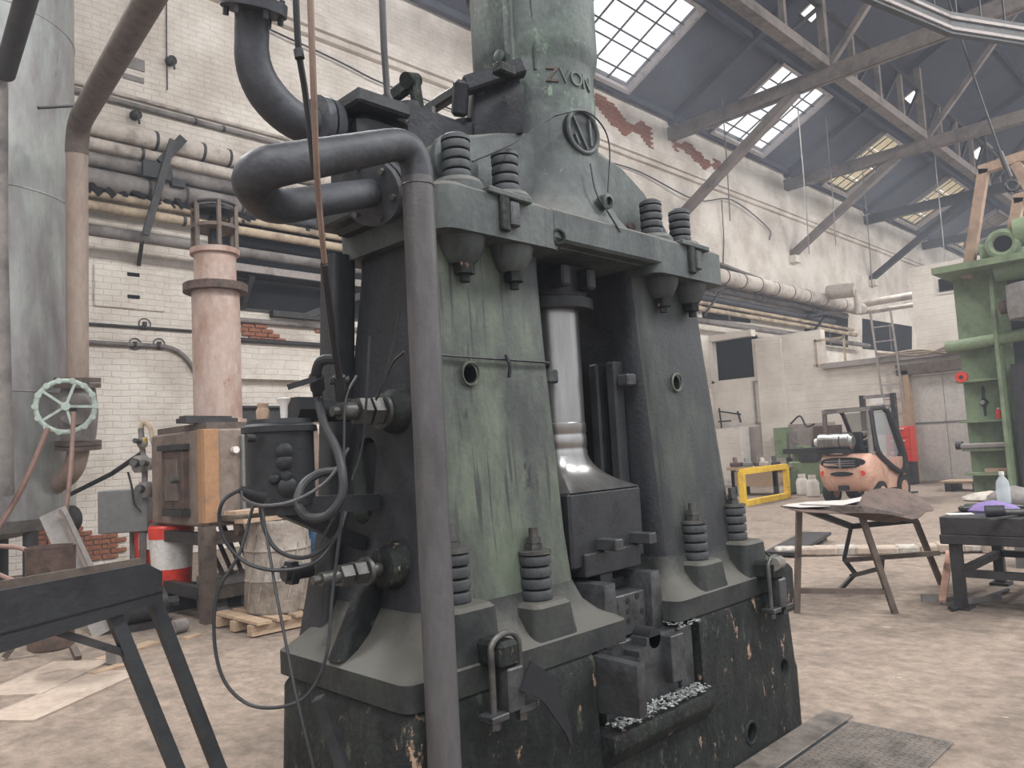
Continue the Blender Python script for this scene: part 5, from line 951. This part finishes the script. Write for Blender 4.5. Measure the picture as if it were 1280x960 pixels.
# workbench
t = thing('work_bench', (8.3, 1.4, 0), 'dark steel workbench at the right edge', 'workbench')
bq = Vector((7.773, 2.278, 0.585)); bx0, by1 = 7.40, 2.22; zt_ = (7.400, 2.174, 0.781)[2]
B().box((8.1, by1-.95, zt_-.075), (1.45, 1.95, .15), None, .006).build('bench_top', M_dark, t, smooth=False)
B().box((8.1, by1-.95, zt_-.19), (1.47, 1.97, .08), None, .006).build('apron', M_dark, t, smooth=False)
for x in (7.46, 8.74):
    for y in (by1-.06, by1-1.0, by1-1.85): B().box((x, y, (zt_-.23)/2), (.085, .085, zt_-.23)).build('leg', M_dark, t, smooth=False); B().box((x, y, .012), (.2, .16, .024)).build('foot_plate', M_dark, t, smooth=False)
for x in (7.46, 8.74): B().box((x, by1-.95, .30), (.07, 1.8, .06)).build('rail', M_dark, t, smooth=False)
for y in (by1-.06, by1-1.0, by1-1.85): B().box((8.1, y, .30), (1.25, .06, .06)).build('rail', M_dark, t, smooth=False)
def blob(c, rx, ry, rz_, seed, n=5):
    rr = random.Random(seed); b = B(); secs = []
    for i in range(n+1):
        f = i/n; k = math.cos(f*math.pi/2)**.6 if f < 1 else .05
        secs.append([(c.x+rx*k*math.cos(a)*(1+.25*(rr.random()-.5)), c.y+ry*k*math.sin(a)*(1+.25*(rr.random()-.5)), c.z+rz_*f*(1+.1*(rr.random()-.5))) for a in [2*math.pi*j/14 for j in range(14)]])
    return b.loft(secs)
c_ = Vector((7.888, 1.952, 0.781)); t = thing('cloth_rag', c_, 'crumpled purple rag on the workbench', 'rag'); blob(c_, .14, .22, .10, 3).build('cloth', M_purple, t)
c_ = Vector((8.676, 2.181, 0.781)); c_ = Vector((9.043, 2.256, 0.781)); t = thing('cloth_rag', c_, 'pale crumpled cloth behind the purple rag', 'rag'); blob(c_, .18, .26, .10, 5).build('cloth', M_rag, t)
c_ = Vector((8.884, 1.997, 0.781)); t = thing('cloth_rag', c_, 'grey crumpled rag at the right edge of the workbench', 'rag'); blob(c_, .2, .26, .16, 8).build('cloth', M_gpipe, t)
c_ = Vector((8.442, 1.992, 0.781)); t = thing('water_bottle', c_, 'clear plastic water bottle standing on the workbench', 'bottle')
B().lathe([(.05, 0), (.058, .02), (.058, .19), (.05, .24), (.022, .28), (.02, .30)], c_, (0, 0, 1), 18).build('bottle_body', M_bottle, t); B().cyl(c_+Vector((0, 0, .295)), c_+Vector((0, 0, .325)), .023, seg=12).build('cap', M_white, t)
c_ = Vector((7.464, 1.910, 0.781)); d_ = Vector((.35, -.94, 0)); t = thing('pipe_wrench', c_, 'dark pipe tool with a thick collar lying on the bench front', 'tool'); B().cyl(c_+Vector((0, 0, .035)), c_+d_*.6+Vector((0, 0, .035)), .03, seg=12).build('tool_shaft', M_steel, t); B().cyl(c_+Vector((0, 0, .045)), c_+d_*.14+Vector((0, 0, .045)), .05, seg=14).build('collar', M_black, t)
c_ = Vector((7.622, 2.148, 0.781)); t = thing('paper_scrap', c_, 'white paper scrap on the left corner of the workbench', 'paper'); B().box(c_+Vector((0, 0, .004)), (.12, .2, .006), Matrix.Rotation(.5, 4, 'Z')).build('paper', M_white, t)
for c_, lb in ((Vector((7.851, 2.132, 0.781)), 'small black tool head on the bench beside the paper scrap'), (Vector((8.084, 2.147, 0.781)), 'dark clamp lying before the purple rag on the bench')):
    t = thing('tool_head', c_, lb, 'tool', 'small tools on the bench'); B().box(c_+Vector((0, 0, .03)), (.09, .16, .05), Matrix.Rotation(.7, 4, 'Z'), .015).build('jaw', M_black, t); B().cyl(c_+Vector((0, 0, .02)), c_+Vector((.15, .12, .02)), .015, seg=8).build('handle', M_black, t)
c_ = Vector((7.386, 1.684, 0.781)); t = thing('steel_bar', c_, 'long flat steel bar lying along the bench front', 'bar'); B().bar(Vector((7.159, 1.812, 0.781))+Vector((0, 0, .01)), Vector((7.739, 1.633, 0.781))+Vector((0, 0, .01)), .03, .014).build('bar', M_steel, t, smooth=False)
for c_, l_, a_, m_, lb in ((Vector((7.913, 1.835, 0.781)), .30, .3, M_gpipe, 'grey spanner lying crosswise behind the pipe tool'), (Vector((8.224, 1.823, 0.781)), .22, 1.2, M_steel, 'steel file near the right end of the bench'), (Vector((8.331, 2.150, 0.781)), .18, -.5, M_rusty, 'rusty bolt left of the purple rag on the bench')):
    t = thing('hand_tool', c_, lb, 'tool', 'small tools on the bench'); B().box(c_+Vector((0, 0, .02)), (l_, .035, .03), Matrix.Rotation(a_, 4, 'Z'), .006).cyl(c_+Vector((math.cos(a_)*l_*.5, math.sin(a_)*l_*.5, 0)), c_+Vector((math.cos(a_)*l_*.5, math.sin(a_)*l_*.5, .045)), .035, seg=8).build('shank', m_, t)
q = Vector((7.733, 2.249, 0.000)); t = thing('dust_pan', q, 'metal dustpan on the floor behind the bench leg', 'dustpan'); B().box((q.x, q.y, .01), (.30, .36, .012), Matrix.Rotation(.5, 4, 'Z')).build('pan', M_gpipe, t); B().bar((q.x-.2, q.y-.12, .05), (q.x+.12, q.y-.3, .05), .012, .05).build('pan_wall', M_gpipe, t); B().bar((q.x-.18, q.y+.12, .05), (q.x-.3, q.y+.22, .06), .02, .07).build('pan_side', M_gpipe, t)
q0, q1 = Vector((7.558, 2.341, 0.000)), Vector((8.376, 2.485, 0.340)); t = thing('broom_handle', q0, 'orange-brown wooden handle leaning beside the dustpan', 'broom'); B().bar(q0+Vector((0, 0, .02)), q1, .06, .03).build('stick', M_orange, t); 
q = Vector((9.531, 2.210, 0.000)); t = thing('grey_crate', q, 'plain grey crate on the floor under the bench at the right edge', 'crate'); B().box((q.x+.5, q.y-.2, .22), (.5, .5, .44)).build('crate_body', M_box, t)
for a, b, lb in (((7.270, 2.183, 0.000), (8.372, 2.022, 0.000), 'dark rod lying on the floor under the bench'), ((9.315, 2.642, 0.000), (10.266, 2.607, 0.000), 'thin bent rod on the floor behind the bench legs')):
    t = thing('floor_rod', a, lb, 'rod', 'rods under the bench'); B().cyl((a[0], a[1], .02), (b[0], b[1], .02), .018, seg=8).build('rod', M_dark, t)
# raised concrete step with rubble edge, steel strip in front of it
sp = B()
k0, k1 = Vector((9.6, 4.9, 0)), Vector((11.6, 1.6, 0))
stp = thing('concrete_step', (10.6, 3.2, 0), 'low broken concrete step across the floor behind the stand', 'step')
dk = (k1-k0).normalized()
prev = None
for k in range(16):
    q = k0+dk*(.24*k+.1); B().box((q.x+R.random()*.06, q.y, .05+R.random()*.02), (.25+R.random()*.05, .26, .09+R.random()*.03), Matrix.Rotation(math.atan2(dk.y, dk.x)+(R.random()-.5)*.2, 4, 'Z'), .02).build('rubble_stone', M_card if k % 3 else M_rag, stp)
a, b = Vector((9.481, 4.801, 0.000)), Vector((11.179, 5.058, 0.000)); t = thing('steel_strip', a, 'dark steel plate strip lying on the floor left of the stand', 'plate'); B().bar(a+Vector((0, 0, .05)), b+Vector((0, 0, .11)), .4, .04).build('strip', M_dark, t, smooth=False); B().bar(b+Vector((0, 0, 0.0)), b+Vector((0, 0, .10)), .2, .2).build('chock', M_dark, t, smooth=False)
# green press
px_, py_ = 19.4, 5.15
t = thing('green_press', (px_, 4.6, 0), 'tall green steel press with shelves of tools at the right edge', 'press')
ztp = (19.400, 4.875, 4.843)[2]
B().box((px_, 4.62, ztp/2), (.06, 1.02, ztp)).build('side_plate', M_press, t, smooth=False)
B().prism([(px_, 4.22, .0), (px_-.75, 4.22, .0), (px_-.70, 4.22, ztp-1.0), (px_-.55, 4.22, ztp)], (0, .07, 0)).build('front_rib', M_press, t, smooth=False)
B().box((px_-.4, 3.4, ztp+.06), (1.7, 3.6, .14)).build('top_plate', M_press, t, smooth=False)
B().prism([(px_, 5.12, ztp), (px_-.75, 4.26, ztp), (px_, 4.26, ztp), (px_, 4.3, ztp-1.1)], (.03, 0, 0)).build('gusset', M_press, t, smooth=False)
B().box((px_+.6, 3.0, ztp/2), (.1, 3.0, ztp)).build('rear_plate', M_dark, t, smooth=False)
B().box((px_-.1, 3.1, 1.4), (.7, 2.0, 2.8)).build('press_bed', M_dark, t, smooth=False)
shz = [(19.200, 4.837, 3.290)[2], (19.200, 4.954, 2.523)[2], (19.200, 5.003, 1.643)[2], (19.200, 5.028, 1.030)[2], (19.200, 5.044, 0.506)[2]]
for z in shz: B().box((px_-.26, 4.70, z), (.5, .9, .05)).build('shelf', M_press, t, smooth=False)
B().cyl((px_-.55, 5.25, shz[0]), (px_-.55, 3.2, shz[0]+.12), .13, seg=14).build('roll', M_press, t)
B().cyl((18.400, 4.054, 3.941), (18.400, 3.697, 3.963), .14, seg=14).build('shaft', M_rusty, t)
B().lathe([(.1, -.25), (.34, -.2), (.36, .1), (.34, .5), (.1, .55)], (18.300, 3.548, 3.847), (0, 0, 1), 24).build('flywheel', M_gpipe, t)
gb = Vector((18.600, 3.932, 5.292)); B().cyl(gb, gb+Vector((.9, .1, 0)), .33, seg=24).build('gear_head', M_press, t); B().torus(gb, (1, .1, 0), .24, .08, 24, 8).build('gear_flange', M_press, t); B().cyl(gb+Vector((-.02, 0, 0)), gb+Vector((.05, 0, 0)), .19, seg=20).build('bore', M_hole, t)
for a, b, r in (((18.800, 4.405, 5.203), (18.900, 4.050, 5.244), .2), ((18.800, 4.142, 4.800), (18.800, 3.492, 4.802), .26), ((18.800, 3.713, 5.494), (18.800, 3.355, 5.527), .3)): B().cyl(a, b, r, seg=18).build('casting', M_press, t)
for a, b in (((19.000, 4.744, 4.770), (19.000, 4.209, 7.062)), ((19.000, 4.302, 7.054), (19.000, 3.389, 7.127)), ((19.000, 3.616, 7.006), (19.000, 3.391, 6.336)), ((19.000, 3.809, 5.550), (19.000, 3.627, 6.264)), ((19.000, 3.715, 6.253), (19.000, 3.397, 6.269))): B().bar(a, b, .2, .2).build('crane_post', M_tan, t, smooth=False)
def shelf_item(name, y, z, label, cat, m, bld): 
    tt = thing(name, (px_-.3, y, z), label, cat, 'tools on the press shelves'); bld(tt, m)
zs = [z+.026 for z in shz]
shelf_item('red_valve', 5.0, zs[1], 'round red valve wheel on the left end of the press shelf', 'valve', M_red, lambda tt, m: (B().cyl((px_-.55, 5.02, zs[1]+.07), (px_-.45, 5.02, zs[1]+.07), .12, seg=16).build('wheel', m, tt), B().cyl((px_-.57, 5.02, zs[1]+.07), (px_-.4, 5.02, zs[1]+.07), .04, seg=10).build('hub', M_dark, tt)))
shelf_item('hand_drill', 4.75, zs[2], 'small dark spindle tool hanging above the press shelf', 'tool', M_black, lambda tt, m: (B().lathe([(.02, -.3), (.03, -.1), (.09, 0), (.03, .1), (.02, .35)], (px_-.06, 4.75, zs[2]+.38), (0, 0, 1), 12).build('spindle', m, tt), B().cyl((px_-.2, 4.75, zs[2]+.38), (px_-.03, 4.75, zs[2]+.38), .05, seg=10).build('knob', M_polish, tt)))
shelf_item('red_can', 4.4, zs[2], 'small red can on the press shelf', 'can', M_red, lambda tt, m: (B().cyl((px_-.35, 4.42, zs[2]), (px_-.35, 4.42, zs[2]+.2), .06, seg=12).build('can_body', m, tt), B().cyl((px_-.35, 4.42, zs[2]+.2), (px_-.35, 4.42, zs[2]+.24), .03, seg=10).build('can_cap', M_white, tt)))
shelf_item('cast_block', 4.7, zs[3], 'long pale casting lying on the press shelf', 'casting', M_gpipe, lambda tt, m: (B().box((px_-.45, 4.7, zs[3]+.06), (.25, .95, .12), None, .03).build('bar_body', m, tt), B().cyl((px_-.45, 5.15, zs[3]+.08), (px_-.45, 5.28, zs[3]+.08), .09, seg=12).build('boss', M_dark, tt)))
shelf_item('wood_block', 4.5, zs[4], 'flat brown wooden block on the lowest press shelf', 'block', M_wood, lambda tt, m: B().box((px_-.3, 4.5, zs[4]+.05), (.3, .55, .09)).build('block', m, tt))
q = Vector((20.859, 5.740, 0.000)); t = thing('floor_pallet', q, 'brown pallet on the floor left of the press foot', 'pallet')
for y in (-.3, .3): B().box((q.x+.3, q.y+y, .1), (.9, .14, .2)).build('runner', M_dark, t, smooth=False)
for k in range(4): B().box((q.x+.3-.33+.22*k, q.y, .22), (.18, 1.0, .05)).build('slat', M_wood, t, smooth=False)
# fork truck, seen from behind
def G(x, y, z):  # truck axes: x forward, y left, z up
    a = math.radians(-5); return Vector((16.95+x*math.cos(a)-y*math.sin(a), 6.98+x*math.sin(a)+y*math.cos(a), z))
RF = Matrix.Rotation(math.radians(-5), 4, 'Z')
t = thing('fork_truck', (16.95, 6.98, 0), 'faded orange fork truck seen from behind with a gas bottle', 'fork truck')
secs = []
for z, x0, w, r in ((.28, .12, .50, .16), (.40, .02, .56, .2), (.62, -.05, .60, .24), (.85, -.04, .60, .24), (1.0, .04, .57, .22), (1.08, .14, .52, .2)):
    secs.append([G(*p) for p in rrect(x0, 1.0, -w, w, z, r, 6)])
cw = B().loft(secs).build('counterweight', M_orange, t, ang=50)
gp = []
for k in range(24):
    a = 2*math.pi*k/24; gp.append((math.copysign(abs(math.cos(a))**.7, math.cos(a))*.50, math.sin(a)*.115+.90))
B().prism([G(-.10+.10*(abs(y)/.5)**2.5, y, z) for y, z in gp], RF @ Vector((.12, 0, 0))).build('grille', M_black, cw)
for z in (.84, .89, .94): B().box(G(-.105, 0, z), (.02, .66, .018), RF).build('grille_bar', M_gpipe, cw)
B().box(G(-.11, 0, .89), (.02, .03, .2), RF).build('grille_bar', M_gpipe, cw)
B().prism([G(-.075, y*.36, z) for y, z in [(math.cos(2*math.pi*k/16)*.72, .66+.05*math.sin(2*math.pi*k/16)) for k in range(16)]], RF @ Vector((.04, 0, 0))).build('tow_slot', M_black, cw)
for y in (-.44, .44): B().cyl(G(-.04, y, .67), G(.0, y, .67), .06, seg=14).build('round_lamp', M_red, cw)
B().box(G(-.02, 0, .36), (.1, .2, .1), RF).build('tow_pin', M_black, cw)
hood = B().loft([[G(*p) for p in rrect(.9, 1.8, -.57, .57, z, .12)] for z in (.30, .95)]).build('chassis', M_orange, t)
B().tube(cr([G(.36, -.55, 2.0), G(.38, -.57, 1.45), G(.46, -.60, 1.08), G(.85, -.62, .82), G(1.3, -.62, .64), G(1.6, -.62, .68), G(1.68, -.60, .95), G(1.5, -.56, 1.5), G(1.15, -.52, 2.04)], 5), .06, 8).build('door_frame', M_dark, t)
for y in (-.52, .52):
    for x, r in ((.45, .24), (1.5, .28)): wh = B().cyl(G(x, y-.1, r), G(x, y+.1, r), r, seg=24).build('wheel', M_black, t); B().cyl(G(x, y-.11, r), G(x, y+.11, r), r*.55, seg=16).build('rim', M_orange, wh)
for y in (-.50, .50):
    B().tube([G(.32, y, 1.0), G(.36, y, 2.02)], .055, 8).build('rear_post', M_gpipe if y < 0 else M_brown, t)
    B().tube(bend([G(.36, y, 2.02), G(1.15, y, 2.06), G(1.72, y, 1.1), G(1.7, y, .7)], .2, 5), .05, 8).build('front_post', M_dark, t)
B().box(G(.36, 0, 2.03), (.12, 1.06, .09), RF).build('roof_bar', M_gpipe, t); B().box(G(.75, 0, 2.06), (.8, 1.0, .05), RF).build('roof_panel', M_dark, t)
B().prism([G(1.16, -.46, 1.98), G(1.16, .46, 1.98), G(1.5, .46, 1.45), G(1.5, -.46, 1.45)], RF @ Vector((.012, 0, 0))).build('windscreen', M_glass, t)
B().prism([G(.55, -.505, 1.12), G(.55, -.505, 1.95), G(1.12, -.505, 1.95), G(1.6, -.505, 1.05), G(1.2, -.505, .75), G(.9, -.505, .8)], RF @ Vector((0, .01, 0))).build('side_window', M_glass, t)
B().cyl(G(.14, .52, 1.36), G(.14, -.18, 1.36), .18, seg=22).cyl(G(.14, -.18, 1.36), G(.14, -.23, 1.36), .16, .1, seg=22).build('gas_bottle', M_polish, t); B().cyl(G(.14, .52, 1.36), G(.14, .64, 1.36), .09, seg=16).build('bottle_valve', M_white, t)
B().box(G(.15, .2, 1.15), (.3, .7, .1), RF).build('bottle_cradle', M_black, t); B().torus(G(.14, .02, 1.36), RF @ Vector((0, 1, 0)), .175, .014, 22, 6).build('strap', M_dark, t)
B().box(G(.75, 0, 1.15), (.5, .55, .14), RF, .03).build('seat', M_black, t); B().box(G(.5, 0, 1.35), (.12, .5, .4), RF, .03).build('seat_back', M_black, t); B().torus(G(1.15, .05, 1.45), RF @ Vector((-.6, 0, .8)), .15, .018, 24, 6).build('steering_wheel', M_white, t); B().cyl(G(1.15, .05, 1.45), G(1.35, .05, 1.0), .03, seg=8).build('steering_column', M_black, t)
for y in (-.36, .36): B().box(G(1.92, y, 1.25), (.12, .1, 2.3), RF).build('mast_rail', M_dark, t)
for z in (2.35, 2.1): B().box(G(1.92, 0, z), (.1, .82, .08), RF).build('mast_crossbar', M_gpipe, t)
B().box(G(1.87, 0, 2.24), (.06, .3, .14), RF).build('mast_plate', M_white, t)
for y in (-.25, .25): B().bar(G(2.0, y, .08), G(2.9, y, .06), .1, .04).build('fork', M_dark, t)
# small things in front of the annex
q = Vector((25.468, 8.730, 0.000)); t = thing('drawer_cabinet', (23.4, 8.2, .9), 'red drawer cabinet behind the fork truck', 'cabinet')
c_ = Vector((23.500, 7.943, 1.139)); B().box(c_, (.5, .66, 1.0)).build('cabinet_body', M_red, t, smooth=False)
for k in range(3): B().box((c_.x-.27, c_.y, c_.z-.33+.33*k), (.05, .6, .29), None, .01).build('drawer', M_red, t, smooth=False); 
for k in range(3): B().box((c_.x-.31, c_.y, c_.z-.23+.33*k), (.03, .4, .03)).build('drawer_handle', M_white, t, smooth=False)
B().box((c_.x, c_.y, (c_.z-.5)/2), (.5, .6, c_.z-.5)).build('plinth', M_dark, t, smooth=False)
t = thing('yellow_trestle', (16.4, 9.0, 0), 'yellow steel frame standing on the floor right of the hammer', 'trestle')
ya, yb = Vector((16.209, 8.977, 0.000)), Vector((18.681, 9.119, 0.000)); h_ = .78
for q in (ya, yb): B().bar(q, q+Vector((0, 0, h_)), .12, .12).build('post', M_yellow, t, smooth=False)
for z in (h_, .06): B().bar(ya+Vector((0, 0, z)), yb+Vector((0, 0, z)), .12, .13).build('rail', M_yellow, t, smooth=False)
qq = Vector((.5, 1.0, 0)); B().bar(ya, ya+qq*.5, .1, .1).build('foot', M_yellow, t, smooth=False); B().bar(yb, yb+qq*.5, .1, .1).build('foot', M_yellow, t, smooth=False)
q = Vector((18.614, 9.951, 0.000)); t = thing('parts_table', (18.6, 9.8, 0), 'brown low table piled with parts behind the yellow frame', 'table'); q = Vector((19.6, 10.3, 0))
B().box((q.x, q.y, .72), (.9, 1.5, .08)).build('table_top', M_wood, t, smooth=False); B().box((q.x, q.y, .45), (.8, 1.3, .4)).build('drawer_box', M_wood, t, smooth=False)
for sx_ in (-.35, .35):
    for sy_ in (-.6, .6): B().box((q.x+sx_, q.y+sy_, .34), (.1, .1, .68)).build('leg', M_dark, t, smooth=False)
for k, (m, lb) in enumerate(((M_rusty, 'reddish part on the pile behind the yellow frame'), (M_box, 'grey part on the pile behind the yellow frame'), (M_brown, 'brown part on the pile behind the yellow frame'), (M_rag, 'pale part on the pile behind the yellow frame'), (M_dark, 'black part on the pile behind the yellow frame'))):
    c_ = Vector((q.x-.25+.12*(k % 3), q.y+.55-.27*k, .76)); t = thing('machine_part', c_, lb, 'machine part', 'parts piled on the low table'); B().box(c_+Vector((0, 0, .07)), (.22, .3-.04*k, .12), Matrix.Rotation(.5*k, 4, 'Z'), .02).cyl(c_+Vector((.02, .03, .1)), c_+Vector((.1, .1, .24-.03*(k % 2))), .06, seg=10).build('casting', m, t)
t = thing('milling_machine', (18.721, 8.621, 0.000), 'green machine tool with a dark table standing by the annex wall', 'machine tool'); q = Vector((21.4, 9.6, 0))
q = Vector((19.983, 9.193, 0.000)); B().box((q.x+.4, q.y, .42), (.8, 1.0, .84), None, .03).build('base', M_press, t); B().box((q.x+.5, q.y+.3, 1.0), (.5, .3, .5)).build('column', M_press, t); B().box((q.x+.4, q.y-.1, 1.12), (.6, 1.5, .14)).build('table', M_dark, t); B().box((q.x+.1, q.y-.1, .95), (.3, .5, .22)).build('knee', M_dark, t); B().cyl((q.x+.3, q.y-.2, 1.2), (q.x+.3, q.y-.2, 1.38), .12, seg=14).build('chuck', M_steel, t)
t = thing('wall_cabinet', (23.800, 11.413, 1.327), 'green electrical cabinet on the annex wall beside the machine tool', 'cabinet'); B().box((23.700, 11.552, 1.336), (.5, .42, .95), None, .01).build('cabinet_body', M_press, t); B().box(Vector((23.420, 11.107, 1.250)), (.04, .26, .85), None, .006).build('cabinet_door', M_gpipe, t)
B().box((23.9, Vector((23.900, 11.515, 1.328)).y, .5), (.14, .14, 1.0)).build('post', M_dark, t, smooth=False)
t = thing('brown_board', (24.000, 10.274, 1.445), 'brown board leaning on the annex wall left of the fork truck', 'board'); B().bar(Vector((24.100, 10.286, 1.793)), (23.9, Vector((24.000, 10.274, 1.445)).y, .02), .9, .04, (0, 1, 0) if False else (1, 0, .1)).build('sheet', M_rusty, t, smooth=False)
def gas_bottle(q, lb):
    t = thing('gas_bottle', q, lb, 'gas bottle', 'gas bottles on the floor'); B().lathe([(.13, 0), (.155, .03), (.155, .34), (.12, .42), (.06, .44)], q, (0, 0, 1), 20).build('shell', M_white, t); B().lathe([(.09, .42), (.09, .54), (.075, .54), (.075, .43)], q, (0, 0, 1), 16).build('collar', M_white, t); B().cyl(Vector(q)+Vector((0, 0, .42)), Vector(q)+Vector((0, 0, .50)), .03, seg=8).build('valve', M_steel, t)
gas_bottle(Vector((19.983, 9.193, 0.000))+Vector((-.5, -.1, 0)), 'white gas bottle standing in front of the green machine tool'); gas_bottle(Vector((19.226, 8.520, -0.000))+Vector((-.3, .05, 0)), 'white gas bottle half hidden by the fork truck')
t = thing('white_panel', (22.000, 12.783, 0.511), 'pale narrow locker beside the hammer, against the annex wall', 'locker'); c_ = Vector((29.242, 16.783, 0.000)); c_ = Vector((23.7, 13.2, 0)); B().box((23.7, 13.35, .95), (.5, .95, 1.9)).build('locker_body', M_white, t, smooth=False); B().box((23.44, 13.35, 1.0), (.03, .85, 1.7)).build('locker_door', M_wall2, t, smooth=False)
t = thing('jib_arm', (22.000, 12.646, 2.140), 'thin dark jib rods on the wall just right of the hammer', 'bracket')
B().bar((24.000, 13.986, 2.511), (24.000, 13.149, 2.342), .05, .05).build('arm', M_dark, t, smooth=False); B().bar((24.000, 14.016, 2.153), (24.000, 13.525, 2.149), .05, .05).build('arm', M_dark, t, smooth=False); B().bar((24.000, 13.258, 2.459), (24.000, 13.172, 2.073), .05, .05).build('arm', M_dark, t, smooth=False); B().bar((24.100, 14.004, 2.623), (24.100, 13.934, 1.235), .04, .04).build('wall_rod', M_dark, t, smooth=False)
wire('wall_hose', cr([(23.900, 11.384, 1.912), (23.900, 11.044, 2.146), (23.900, 10.864, 1.805), (23.900, 10.600, 1.865)], 5), .03, M_rubber, 'wavy dark hose on the annex wall above the green cabinet', 'hose', None, 6)
bpy.context.view_layer.update()
